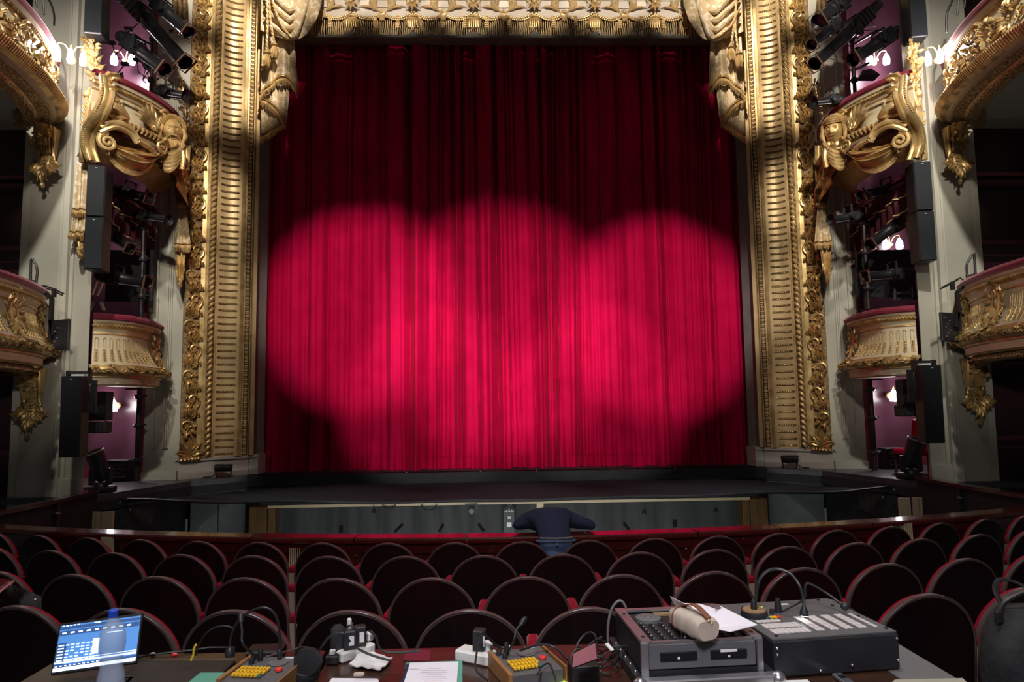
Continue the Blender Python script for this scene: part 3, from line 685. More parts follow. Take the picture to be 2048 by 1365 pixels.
# ============================================================ BALCONY FRONTS
class Front:
    """a parapet swept along a plan curve; m(s, z, w) is a point on its face"""
    def __init__(f, plan, ztop, prof, s, n=8):
        f.p = [V((p.x, p.y, 0)) for p in spline([(s*x, y, 0) for x, y in plan], n)]; f.zt = ztop; f.s = s; f.prof = prof
        f.d = [0]
        for a, b in zip(f.p, f.p[1:]): f.d.append(f.d[-1]+(b-a).length)
        f.L = f.d[-1]
    def pt(f, t):
        t = max(0, min(f.L-1e-6, t)); i = 0
        while f.d[i+1] < t: i += 1
        k = (t-f.d[i])/(f.d[i+1]-f.d[i]); 
        def nrm(j): 
            a = f.p[max(j-1, 0)]; b = f.p[min(j+1, len(f.p)-1)]; d = (b-a).normalized(); return V((d.y, -d.x, 0))*f.s
        return f.p[i].lerp(f.p[i+1], k), nrm(i).lerp(nrm(i+1), k).normalized()
    def off(f, z):
        pr = f.prof
        for (o0, z0, _), (o1, z1, _) in zip(pr, pr[1:]):
            if z0 >= z >= z1 and z0 > z1: return o0+(o1-o0)*(z0-z)/(z0-z1)
        return 0
    def m(f, t, z, w): p, n = f.pt(t); return p+n*(f.off(z)+w)+V((0, 0, f.zt+z))
    def sweep(f, b, i0, i1, cap=True, N=None):
        pr = f.prof[i0:i1+1]; N = N or int(f.L/.07)
        rows = []
        for k in range(N+1):
            p, n = f.pt(f.L*k/N); rows.append([p+n*o+V((0, 0, f.zt+z)) for o, z, _ in pr])
        for j in range(len(pr)-1): b.add([r[j] for r in rows]+[r[j+1] for r in rows], [(k, k+1, N+1+k+1, N+1+k) for k in range(N)], pr[j][2])
VEL = [(-.14, .0, 0), (-.11, .02, 0), (-.02, .02, 0), (.03, 0, 0), (.05, -.04, 0), (.04, -.08, 0), (0, -.10, 0)]
BOD = [(0, -.10, 1), (-.01, -.135, 1), (-.03, -.15, 2), (-.05, -.19, 2), (-.10, -.235, 1), (-.115, -.30, 2), (-.10, -.305, 2), (-.10, -.325, 2), (-.12, -.335, 1), (-.12, -.45, 1), (-.11, -.55, 1), (-.075, -.67, 1), (-.01, -.78, 1), (.05, -.845, 1), (.07, -.85, 2), (.07, -.87, 3), (.115, -.89, 3), (.135, -.93, 3), (.13, -.98, 3), (.09, -1.02, 3), (.03, -1.035, 2), (.03, -1.055, 1), (0, -1.07, 1), (0, -1.17, 2), (-.03, -1.185, 2), (-.05, -1.20, 2)]
def cluster(b, m, t, z, sc=1.0, n=26, sx=.16, sz=.3, mi=0):
    for k in range(n):
        a = random.uniform(0, 2*pi); r = random.random()**.5
        b.ball(m(t+sx*r*cos(a)*sc, z+sz*r*sin(a)*sc, .03+.05*(1-r)*sc), random.uniform(.02, .045)*sc, mi, sc=(1, 1, random.uniform(.8, 1.4)), nu=6, nv=4)
    for k in range(n//2):
        a = random.uniform(0, 2*pi); o_leaf(b, m, t+sx*.5*cos(a)*sc, z+sz*.5*sin(a)*sc, a+random.uniform(-.4, .4), .16*sc, .04*sc, random.uniform(-.6, .6), .05, mi, n=5)
def cartouche(b, m, t, z, sc=1.0):
    for h in (-1, 1):
        o_scroll(b, m, t+h*.10*sc, z+.16*sc, .09*sc, 1.3, h, pi/2, .024*sc, .05); o_scroll(b, m, t+h*.13*sc, z-.13*sc, .11*sc, 1.3, -h, -pi/2, .028*sc, .05)
        b.tube([m(t+h*.06*sc, z+.3*sc, .04), m(t+h*.11*sc, z, .06), m(t+h*.05*sc, z-.3*sc, .05)], [.012*sc, .024*sc, .015*sc], 5)
        for a in (.3, .9, -.4, -1.0): o_leaf(b, m, t+h*.14*sc, z+.1*sc*a, pi/2-h*(1.57-a), .20*sc, .045*sc, .4*h, .05, lobes=3, n=5)
    b.ball(m(t, z, .04), .08*sc, sc=(.7, .7, 1.3)); o_rose(b, m, t, z+.33*sc, .06*sc, 6, .05); cluster(b, m, t, z-.32*sc, sc*.8, 14, .2, .12)
def parapet(root, f, flute0, flute1, step, carts, body_end=None):
    pr = f.prof; b = MB(); f.sweep(b, 0, 6); b.build('velvet_rail', 'velvet_trim', root)
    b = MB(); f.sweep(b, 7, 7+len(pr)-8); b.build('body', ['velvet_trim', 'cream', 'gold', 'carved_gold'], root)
    b = MB(); t = .03
    while t < f.L: b.ball(f.m(t, -.175, .012), .021, nu=6, nv=4); b.ball(f.m(t+.03, -.19, .01), .019, nu=5, nv=3); t += .06
    b.build('bead_band', 'gold', root)
    t = flute0
    while t < flute1:
        if all(abs(t-q) > .20 for q in carts):
            b = MB(); c = MB()
            for h in (-1, 1): b.tube([f.m(t+h*.026, z, .004) for z in (-.42, -.5, -.6, -.7, -.79)], .007, 4)
            b.tube([f.m(t+.026*cos(a), -.42+.03*sin(a), .004) for a in [pi*q/6 for q in range(7)]], .007, 4)
            for z in (-.60, -.645, -.69, -.735, -.78): c.ball(f.m(t, z, .012), .022, sc=(.8, .8, 1.3), nu=6, nv=4)
            b.build('fluting', 'gold', root); c.build('husk_drop', 'gold', root)
        t += step
    b = MB(); t = .02; i = 0
    while t < f.L:
        o_leaf(b, f.m, t, -.945+.04*sin(i*1.3), (.3 if i % 2 else -.3)+(0 if i % 4 < 2 else .5), .13, .035, .3*(-1)**i, .01, lobes=2, n=4)
        if i % 3 == 0: o_rose(b, f.m, t+.03, -.95, .045, 5, .015, a0=i)
        t += .055; i += 1
    b.build('leaf_torus', 'gold', root)
    for t in carts:
        b = MB(); cartouche(b, f.m, t, -.50, .92); b.build('cartouche', 'carved_gold', root)
def slab(b, f, zr, back, mi=0, ins=.03, extra=()):
    """floor / soffit polygon from the curve back to points"""
    N = 24; pts = [f.pt(f.L*k/N)[0]-f.pt(f.L*k/N)[1]*ins for k in range(N+1)]
    b.prism([(f.s*x, y) for x, y in extra]+[(p.x, p.y) for p in pts]+[(f.s*x, y) for x, y in back], f.zt+zr, f.zt+zr+.06, mi)
def console(root, name, c, s, H, sc=1.0):
    """carved bracket hanging below a gallery end: scrolled body, drop of leaves"""
    mm = lambda u, v, w: V((c.x+u, c.y-.14-w, c.z+v)); b = MB()
    b.grid(lambda u, v: V((c.x+(u-.5)*(.36-.16*v)*sc, c.y-.02-(.30*(1-v)**1.4+.06)*sin(pi*u)**.5, c.z-v*H*.62)), 12, 10)
    for h in (-1, 1):
        pts = [mm(h*.15*sc, 0, .04), mm(h*.15*sc, -H*.2, .02), mm(h*.12*sc, -H*.42, -.04), mm(h*.13*sc, -H*.56, -.05)]
        b.tube(spline(pts, 5), .03*sc, 6); o_scroll(b, mm, h*.14*sc, -H*.62, .10*sc, 1.3, h, pi/2, .032*sc, -.02)
        for a in (-.3, -.9, -1.5): o_leaf(b, mm, h*.08*sc, -H*.62, -pi/2+h*(1.2+a), .26*sc, .06*sc, h*.7, -.02, lobes=3, n=6)
    for q in range(6): b.tube([mm((q-2.5)*.045*sc, -H*.1, .12), mm((q-2.5)*.04*sc, -H*.45, .02)], .018*sc, 5)
    for a, L in ((-.5, .24), (0, .36), (.5, .24), (-.2, .3), (.2, .3)): o_leaf(b, mm, 0, -H*.66, -pi/2+a, L*sc, .06*sc, a*.6, 0, lobes=3, n=6)
    b.ball(mm(0, -H*.66-.36*sc, .02), .04*sc, sc=(1, 1, 1.4)); o_rose(b, mm, 0, -H*.58, .08*sc, 6, .0)
    for k in range(30): b.ball(mm(random.uniform(-.17, .17)*sc, -random.uniform(0, H*.34), random.uniform(.06, .16)), random.uniform(.02, .04)*sc, nu=6, nv=4)
    b.build(name, 'carved_gold', root)
GAL = [(7.85, 11.32), (7.55, 11.12), (7.26, 10.7), (7.05, 10.15), (6.92, 9.67), (6.84, 9.2), (6.78, 8.5), (6.85, 7.6), (7.1, 6.8)]
BOXP = [(6.85, 13.5), (6.67, 13.2), (6.53, 12.6), (6.53, 12.0), (6.60, 11.8), (6.76, 11.6), (6.96, 11.47)]
for s in (-1, 1):
    nm = side(s)
    # lower gallery
    g = thing('lower_gallery', 'lower %s balcony with fluted cream front and dark red velvet rail' % nm, 'balcony', (s*7.2, 9.5, 2.0))
    f = Front(GAL, 3.24, VEL+BOD, s, 8); parapet(g, f, .55, f.L, .105, [.38, 2.05])
    b = MB(); slab(b, f, -1.14, [(9.9, 6.8), (9.9, 11.34)], 0, .12, [(7.93, 11.34), (7.93, 11.1)]); b.build('soffit', 'soffit', g, False)
    f2 = Front([(x+.14, y) for x, y in GAL], 3.24, [(0, -1.18, 0), (.03, -1.22, 0), (0, -1.30, 0), (-.12, -1.31, 0), (-.16, -1.22, 0)], s); b = MB(); f2.sweep(b, 0, 4)
    t = .1
    while t < f2.L: o_leaf(b, f2.m, t, -1.23, -1.3, .07, .03, 0, .0, n=3); t += .05
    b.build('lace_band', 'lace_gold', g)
    console(g, 'console', V((s*7.66, 11.2, 3.24-1.2)), s, 1.05)
    # upper gallery
    g = thing('upper_gallery', 'upper %s balcony with deep carved gold underside and red rail' % nm, 'balcony', (s*7.2, 9.5, 6.2))
    UP_ = [(0, -.10, 1), (-.01, -.14, 1), (-.06, -.17, 2), (-.07, -.21, 1), (-.08, -.55, 1), (-.04, -.72, 2), (.02, -.78, 2), (.04, -.80, 3), (.12, -.84, 3), (.14, -.90, 3), (.10, -.97, 3), (.02, -1.0, 1), (-.02, -1.02, 1), (-.06, -1.03, 3), (-.20, -1.07, 2), (-.23, -1.06, 2), (-.25, -1.08, 3), (-.27, -1.11, 3), (-.42, -1.13, 3), (-.46, -.84, 3)]
    f = Front(GAL, 7.12, VEL+UP_, s, 8); b = MB(); f.sweep(b, 0, 6); b.build('velvet_rail', 'velvet_trim', g)
    b = MB(); f.sweep(b, 7, 7+11); b.build('body', ['velvet_trim', 'cream', 'gold', 'carved_gold'], g)
    b = MB(); f.sweep(b, 18, 26); b.build('underside_moulding', ['gold', 'cream', 'gold', 'lace_gold'], g)
    b = MB(); t = .03
    while t < f.L: b.ball(f.m(t, -.18, .01), .029, nu=6, nv=4); t += .055
    b.build('bead_band', 'gold', g)
    b = MB(); t = .02
    while t < f.L: b.tube([f.m(t, -.80, .0), f.m(t+.02, -.87, .03), f.m(t+.03, -.97, .0)], [.012, .026, .012], 5); t += .045
    b.build('gadroon', 'gold', g)
    b = MB()
    for q in (.5, .95, 1.4, 1.9, 2.4, 2.9, 3.4, 3.9): cluster(b, f.m, q, -.52, .9, 22, .26, .24)
    for q in range(9): o_scroll(b, f.m, .3+q*.45, -.42+.1*(-1)**q, .15, 1.4, (-1)**q, 0, .03, .04)
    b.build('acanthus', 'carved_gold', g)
    b = MB(); slab(b, f, -.88, [(9.9, 6.8), (9.9, 11.34)], 0, .40, [(7.93, 11.34), (7.93, 11.0)]); b.build('soffit', 'soffit', g, False)
    console(g, 'console', V((s*7.62, 11.2, 7.12-1.12)), s, .95, .95)
    b = MB()
    for q in range(8):
        p, n = f.pt(.25+q*.11); b.tube([p-n*.1+V((0, 0, 6.0)), p-n*.25+V((0, 0, 5.75)), p-n*.3+V((0, .1, 5.4))], [.05, .07, .03], 6)
    # lower box front
    g = thing('stage_box_front', 'lower %s stage box parapet, fluted cream with a bowed velvet rail' % nm, 'balcony', (s*6.6, 12.3, 1.8))
    f = Front(BOXP, 2.97, VEL+BOD, s, 8); parapet(g, f, .22, f.L, .125, [.62])
    b = MB(); slab(b, f, -1.19, [(7.1, 11.3), (7.1, 13.5)]); slab(b, f, -.9, [(7.1, 11.3), (7.1, 13.5)]); b.build('soffit', ['cream'], g, False)
# ============================================================ UPPER STAGE BOXES
def face(b, c, rot, sc, beard):
    """carved mask: skull, brow, nose, cheeks, laughing mouth, hair; local -y is the front"""
    T = lambda x, y, z: c+rot@(V((x, y, z))*sc)
    def head(u, v):
        a = 2*pi*u; t = pi*v; x = sin(t)*cos(a); y = sin(t)*sin(a); z = cos(t)
        px, py, pz = .115*x*(1-.22*max(0, -z)), .13*y, .165*z
        if y < 0:
            fr = -y
            py -= .030*math.exp(-(x/.16)**2-((z+.05)/.30)**2)*fr+.018*math.exp(-(x/.22)**2-((z+.22)/.1)**2)      # nose
            py += .022*(math.exp(-((abs(x)-.38)/.16)**2-((z-.12)/.10)**2))                                # eye sockets
            py -= .014*math.exp(-(x/.6)**2-((z-.30)/.09)**2)                                          # brow
            py -= .014*math.exp(-((abs(x)-.45)/.2)**2-((z+.22)/.16)**2)                                 # cheeks
            py += .026*math.exp(-(x/.26)**2-((z+.50)/.07)**2)                                          # open mouth
            py -= .016*math.exp(-(x/.24)**2-((z+.78)/.14)**2)                                          # chin
        return T(px, py, pz)
    b.grid(head, 28, 22, cu=True)
    for h in (-1, 1): b.ball(T(h*.045, -.108, .022), .017*sc, nu=6, nv=4); b.ball(T(h*.115, 0, 0), .03*sc, sc=(.5, 1, 1.4), nu=6, nv=4)
    b.tube([T(-.03, -.122, -.066), T(0, -.132, -.070), T(.03, -.122, -.066)], .006*sc, 5); b.tube([T(-.03, -.116, -.098), T(0, -.126, -.104), T(.03, -.116, -.098)], .008*sc, 5)
    for k in range(15):
        a = pi*(k/14); b.tube([T(.125*cos(a), -.06, .05+.12*sin(a)), T(.14*cos(a), .0, .08+.13*sin(a)), T(.12*cos(a), .09, .05+.10*sin(a))], .026*sc, 5)
    for h in (-1, 1):
        for q in range(4): b.tube([T(h*.12, -.05+.03*q, .06), T(h*.145, -.06+.03*q, -.03), T(h*.12, -.05+.03*q, -.13)], [.02*sc, .026*sc, .012*sc], 5)
    if beard:
        for k in range(11):
            a = (k-5)/5; b.tube([T(a*.09, -.10+.03*abs(a), -.09-.01*abs(a)), T(a*.10, -.12+.03*abs(a), -.17), T(a*.05, -.09, -.27+.06*abs(a))], [.015*sc, .024*sc, .01*sc], 5)
        for h in (-1, 1): b.tube([T(0, -.14, -.058), T(h*.04, -.14, -.066), T(h*.08, -.11, -.10)], .012*sc, 5)
    else:
        for k in range(7): a = (k-3)/3; b.tube([T(-.12+.02*k, -.07, .115+.02*cos(a)), T(-.06+.02*k, -.11, .14)], .014*sc, 5)
        for z in (.09, .115, .14): b.tube([T(.12*sin(a), -.125*cos(a), z) for a in [(-1.3+2.6*q/8) for q in range(9)]], .013*sc, 5)
    b.tube([T(0, .01, -.12), T(0, .04, -.28)], [.07*sc, .1*sc], 10)
def cloth_strip(name, root, top, bot, w0, w1, nf, amp, nrm, matn='damask', fr_=.1, zig=0., n=30, nv=10):
    """hanging folded strip between two points; nrm faces out"""
    a, c = V(top), V(bot); nn = V(nrm).normalized(); sd = nn.cross(V((0, 0, 1))).normalized(); b = MB()
    def g(u, v):
        w = w0+(w1-w0)*v; L = 1-zig*abs(u-.5)*2
        return a+(c-a)*v*L+sd*(u-.5)*w+nn*(amp*(1+cos(2*pi*nf*u))*(.3+.7*v)+.02)
    b.grid(g, n, nv); b.grid(lambda u, v: g(u, v)-nn*.02, n, nv); o = b.build(name, matn, root)
    if fr_: 
        c_ = MB(); e = [g(k/20, 1) for k in range(21)]; fringe(c_, e, fr_, nn, .014); c_.tube([p+nn*.015+V((0, 0, .04)) for p in e], .012, 5); c_.build('fringe', 'gold', o)
    return o
UBX = [(6.45, 13.45), (6.20, 12.9), (6.10, 12.3), (6.10, 11.8), (6.20, 11.39), (6.39, 10.95), (6.62, 10.65)]
UPR = VEL+[(0, -.10, 1), (-.01, -.15, 1), (-.04, -.16, 2), (-.06, -.21, 2), (-.09, -.215, 1), (-.10, -.26, 1), (-.08, -.27, 2), (-.10, -.30, 1), (-.11, -.50, 1), (-.08, -.66, 1), (-.02, -.69, 3), (.03, -.74, 3), (.03, -.80, 3), (-.02, -.84, 1), (-.04, -.89, 1), (-.06, -.90, 3), (-.16, -1.0, 3), (-.20, -1.06, 2), (-.35, -1.16, 2), (-.6, -1.3, 3)]
for s in (-1, 1):
    nm = side(s)
    g = thing('upper_box_front', 'upper %s stage box, richly gilded with a %s mask and shell drapery' % (nm, 'bearded' if s < 0 else 'laughing'), 'balcony', (s*6.4, 12, 5.4))
    f = Front(UBX, 6.80, UPR, s, 8)
    b = MB(); f.sweep(b, 0, 6); b.build('velvet_rail', 'velvet_trim', g)
    b = MB(); f.sweep(b, 7, len(UPR)-1); b.build('body', ['velvet_trim', 'cream', 'gold', 'gold_dark'], g)
    b = MB(); t = .03
    while t < f.L: b.ball(f.m(t, -.185, .01), .027, nu=6, nv=4); t += .05
    b.build('bead_band', 'gold', g)
    b = MB(); t = .5
    while t < f.L-.35: b.tube([f.m(t, -.685, .01), f.m(t+.01, -.74, .04), f.m(t+.02, -.81, .01)], [.02, .036, .018], 6); t += .085
    b.build('gadroon', 'gold', g)
    b = MB(); L = f.L
    for a, c in ((( L-.50, -.36), (L-.58, -.62)), ((L-.50, -.36), (1.95, -.36)), ((1.95, -.36), (1.95, -.60))):
        n = 14; b.tube([f.m(a[0]+(c[0]-a[0])*k/n, a[1]+(c[1]-a[1])*k/n, .012) for k in range(n+1)], .016, 5)
    b.build('panel_moulding', 'gold_dark', g)
    mz = lambda u, v, w: f.m(u, max(v, -.88), w)+V((0, 0, min(0, v+.88)))
    # acanthus and beaded rib at the near corner
    t0 = L-.10; XM = lambda x, y, Y: (lambda q: V((s*abs(q.x), q.y, q.z)))(at(x, y, Y))
    rib = spline([XM(205, 152, 10.5), XM(209, 190, 10.45), XM(196, 225, 10.5), XM(176, 258, 10.7), XM(170, 290, 10.8), XM(180, 322, 10.85)], 8)
    b = MB(); N = len(rib); b.tube(rib, [.055+.03*sin(pi*k/(N-1)) for k in range(N)], 9)
    for q in range(0, N): b.ball(rib[q]+V((-s*.02, -.085, 0)), .019, nu=6, nv=4)
    b.tube([p+V((-s*.11, .02, -.02)) for p in rib[6:]], .045, 7); b.build('beaded_rib', 'gold', g)
    b = MB()
    for z, a, Ln, cu in ((-.18, 2.4, .30, .8), (-.30, 2.7, .30, .6), (-.42, 2.9, .34, .5), (-.56, 3.1, .38, .2), (-.68, 3.3, .42, -.2)): o_leaf(b, mz, t0+.02, z, a, Ln, .075, cu, .06, lobes=3, n=8, lift=.08)
    b.tube(spline([mz(t0, -.60, .12), mz(t0-.2, -.58, .16), mz(t0-.42, -.66, .10)], 6), [.05+.05*sin(pi*k/12) for k in range(13)], 9)
    b.build('acanthus', 'gold', g)
    # volutes and the hanging drapery between them
    b = MB(); o_scroll(b, mz, t0-.08, -1.18, .15, 1.7, -1, pi/2, .042, .14, 7); b.build('volute', 'gold', g)
    b = MB(); o_scroll(b, mz, 1.86, -.90, .13, 1.7, 1, pi/2, .036, .14, 7); b.build('volute', 'gold', g)
    b = MB(); sp = [mz(t0+.02, -.98, .14), mz(t0-.18, -.84, .18), mz(t0-.42, -.86, .16), mz(t0-.52, -.98, .18)]
    b.tube(spline(sp, 6), [.055]*13+[.045]*6, 8); b.tube([p+V((0, -.02, -.08)) for p in spline(sp, 6)], .04, 7); o_scroll(b, mz, t0-.50, -1.0, .06, 1.2, -1, 0, .024, .18)
    b.tube(spline([mz(t0-.5, -.98, .15), mz(t0-.8, -1.02, .14), mz(2.0, -1.08, .12)], 6), [.035+.02*abs(sin(k*1.1)) for k in range(13)], 7)
    b.build('crest_scroll', 'gold', g)
    def shell(u, v):
        tt = t0-.10+(1.88-t0)*u; base = mz(tt, -.93, .03); _, nn = f.pt(tt)
        sag = (.06+.42*v)*(4*u*(1-u))**.6+.22*(1-u)*(1-.3*v)
        rip = .03*sin(v*20+3.2*u)*(1-v*.4)+.018*sin(v*37-5*u)
        return base+V((0, 0, -sag))+nn*(rip+.13*sin(pi*min(1, v*1.15))*sin(pi*u)**.6-.10*v*v+.03)
    b = MB(); b.grid(shell, 40, 44); o = b.build('hanging_drapery', 'gold', g)
    c = MB(); e = [shell(k/44, 1) for k in range(45)]; c.tube(e, .035, 7)
    for k in range(45): c.ball(e[k]+V((0, -.01, -.03)), .03, sc=(.8, 1, 1.2), nu=6, nv=4)
    c.build('scalloped_edge', 'gold', o)
    # mask, sheaf and small volutes
    tm = 1.56; p = mz(tm, -.52, .20); _, nn = f.pt(tm); yw = atan2(nn.x, -nn.y)*.45+(.1 if s > 0 else -.1)+(-.25 if s > 0 else .0)
    b = MB(); rot = Matrix.Rotation(yw, 3, 'Z')@Matrix.Rotation(.10, 3, 'X'); face(b, p, rot, 1.45, s < 0); b.build('mask', 'gold', g)
    b = MB()
    for a in (1.0, 1.35, 1.7, 2.05, 2.4, 2.7): o_leaf(b, f.m, 1.86, -.66, pi-a, .42, .035, .3*(1.7-a), .06, lobes=4, n=7)
    for a in (.1, .4, .7, 1.0, 1.25): o_leaf(b, f.m, 1.90, -.58, a, .52-.12*abs(a-.6), .045, .25*(.6-a), .08, lobes=3, n=8)
    for q in range(16): o_leaf(b, f.m, 1.82+.018*q, -.66+.012*q+random.uniform(-.03, .05), .3+random.uniform(-.6, 1.4), .13, .028, .3, .07, n=4)
    o_scroll(b, f.m, 1.72, -.26, .075, 1.5, 1, 0, .028, .12); o_scroll(b, f.m, 1.66, -.36, .06, 1.3, -1, 0, .024, .10)
    b.build('sheaf', 'carved_gold', g)
    b = MB()
    for q in range(5):
        w_ = .20-.025*q; zz = -.34-.075*q; b.tube(spline([p+V((-w_, .04, zz+.12)), p+V((-w_*.6, -.06, zz-.04)), p+V((0, -.10, zz-.10)), p+V((w_*.6, -.06, zz-.04)), p+V((w_, .04, zz+.12))], 5), .045, 7)
    for h in (-1, 1): b.tube(spline([p+V((h*.1, .02, -.2)), p+V((h*.2, .03, -.42)), p+V((h*.17, .05, -.66))], 5), .045, 7)
    for q in range(8): b.ball(p+V((.14*cos(pi*q/7), -.12-.02*sin(pi*q/7), -.26-.07*sin(pi*q/7))), .03, nu=6, nv=4)
    b.build('swag_fold', 'gold', g)
    # wing panel sweeping from the mask to the gold frame
    wg = lambda u, v: mz(1.36-1.2*u, -.80-.62*u*.55-v*(.62-.25*u)-.06*sin(pi*u), .10+.05*sin(v*9)*(1-u))
    b = MB(); b.grid(wg, 12, 14); b.tube([wg(k/10, -.03) for k in range(11)], .055, 7)
    for k in range(11): b.ball(wg(k/10, -.1), .04, nu=6, nv=4)
    for k in range(16): o_leaf(b, mz, 1.25-.07*k, -1.05-.022*k, random.uniform(-2.6, -.6), .17, .045, random.uniform(-.6, .6), .13, n=5)
    b.build('wing_panel', 'carved_gold', g)
    b = MB(); slab(b, f, -.95, [(7.2, 11.3), (7.1, 13.5)]); b.build('soffit', 'purple_trim', g, False)
    # drapery tails: near the frame and on the pilaster edge
    dp = thing('gilded_drape', 'gilded plaster drape knotted and hanging between the %s gold frame and stage box' % nm, 'drape', (s*6.4, 13.2, 4.6))
    wl = (lambda px, py, Y: at(px, py, Y)) 
    if s < 0: q1, q2, q3, q4 = wl(358, 300, 13.2), wl(366, 415, 13.25), wl(366, 493, 13.25), wl(361, 570, 13.3)
    else: q1, q2, q3, q4 = wl(1652, 300, 13.1), wl(1641, 415, 13.15), wl(1645, 488, 13.15), wl(1654, 563, 13.2)
    cloth_strip('gathered_cloth', dp, q1+V((0, 0, .1)), q2, .42, .2, 3, .05, (-s*.3, -1, 0), 'gold', 0)
    cloth_strip('cloth_tail', dp, q2, q3, .12, .30, 2.5, .035, (-s*.3, -1, 0), 'damask', .13)
    cloth_strip('cloth_tip', dp, q3+V((-s*-.05, 0, .15)), q4, .22, .16, 2.5, .03, (-s*.3, -1, 0), 'gold', .12, .35)
    b = MB(); b.ball(q2+V((0, -.08, .02)), .09, sc=(1.2, .8, .8)); b.tube([q2+V((.1*cos(a), -.05-.05*sin(a), .05)) for a in [pi*k/6 for k in range(13)]], .03, 6); b.build('knot', 'gold', dp)
    dp = thing('pilaster_drape', 'gilded plaster drape with stepped fringe beside the %s column speakers' % nm, 'drape', (s*7, 11.1, 4.4))
    if s < 0: q1, q2, q3, q4 = wl(170, 325, 11.15), wl(167, 425, 11.15), wl(160, 470, 11.15), wl(168, 512, 11.15)
    else: q1, q2, q3, q4 = wl(1822, 325, 11.9), wl(1820, 400, 11.9), wl(1821, 445, 11.9), wl(1822, 505, 11.9)
    cloth_strip('cloth_upper', dp, q1, q2, .2, .24, 2, .04, (-s*.1, -1, 0), 'damask', .12)
    cloth_strip('cloth_lower', dp, q2, q3, .22, .22, 2, .04, (-s*.1, -1, 0), 'damask', .12)
    cloth_strip('cloth_tip', dp, q3, q4, .2, .1, 1.5, .03, (-s*.1, -1, 0), 'gold', .1, .4)
    # leafy sprays on the wall
    for nme, (x0, y0), (x1, y1), Y_, lab in (('leaf_spray', (192, 185) if s < 0 else (1820, 185), (186, 80) if s < 0 else (1825, 92), 11.0, 'gilded leaf spray climbing the %s pilaster above the upper box'), ('flower_spray', (366, 300) if s < 0 else (1646, 295), (374, 160) if s < 0 else (1632, 165), 13.35, 'thin gilded twig of leaves on the wall beside the %s gold frame')):
        a = at(x0, y0, Y_); c = at(x1, y1, Y_); b = MB(); mm = lambda u, v, w, a=a: V((a.x+u, a.y-w, a.z+v)); H = c.z-a.z; dx = c.x-a.x
        st = [mm(dx*t+.05*sin(t*5), H*t, .04) for t in [k/12 for k in range(13)]]; b.tube(st, [.035*(1-.7*k/12) for k in range(13)], 6)
        N = 34 if Y_ < 12 else 26; sc = 1.0 if Y_ < 12 else .8
        for k in range(N):
            t = .05+.95*k/N; h = (-1)**k; o_leaf(b, mm, dx*t+.05*sin(t*5), H*t, pi/2-h*random.uniform(.3, 1.3), random.uniform(.13, .26)*sc*(1.1-.4*t), .035*sc, h*random.uniform(.2, .8), .04, lobes=2, n=5)
        if Y_ < 12:
            cluster(b, mm, dx*.75, H*.78, .8, 22, .14, .3); o_scroll(b, mm, .05*s, -.05, .09, 1.2, s, 0, .03, .05); b.ball(mm(s*.1, -.08, .07), .06)
            b.tube(spline([mm(0, 0, .04), mm(s*.07, -.35, .06), mm(s*.13, -.8, .06), mm(s*.14, -1.2, .05)], 6), [.05]*19, 7)
            for q in range(22): b.ball(mm(s*(.04+.004*q)-s*.03, -.35-.035*q, .12), .017, nu=5, nv=4)
            for q in range(5): o_leaf(b, mm, s*.02, -.15-.12*q, pi/2-s*(.5+.2*q), .22, .045, s*.5, .05, n=5)
        tag(b.build(nme, 'carved_gold'), lab % nm, 'ornament')
    # gold arch at the top of the upper box
    b = MB(); pts = [at(x if s > 0 else x, y, 13.3) for x, y in (((348, -60), (366, -25), (370, 5), (369, 40)) if s < 0 else ((1668, -60), (1646, -25), (1638, 5), (1637, 48)))]
    for k in range(3): b.tube([p+V((s*.09*k, 0, -.03*k)) for p in spline(pts, 6)], .055, 7)
    tag(b.build('arch_moulding', 'gold_dark'), 'curved dark gold arch edge at the top of the %s upper box' % nm, 'moulding')
    # red pelmet of the middle box with its braid lines
    pl = thing('box_pelmet', 'dark red velvet pelmet with gold braid under the %s upper box' % nm, 'curtain', (s*6.9, 12.4, 5.0))
    def pel(u, v): 
        y = 11.5+1.95*u; drop = (.55+.65*u**1.3 if True else 0)
        return V((s*(6.98+.03*sin(u*60)), y, 5.22-v*drop-.03*sin(u*22)))
    b = MB(); b.grid(pel, 60, 6); b.grid(lambda u, v: pel(u, v)+V((s*.03, 0, 0)), 60, 6); b.build('cloth', 'pelmet', pl)
    b = MB()
    for vv in (.45, .93): b.tube([pel(k/60, vv)+V((-s*.02, 0, 0)) for k in range(61)], .014, 5)
    b.build('braid', 'fabric_gold', pl)
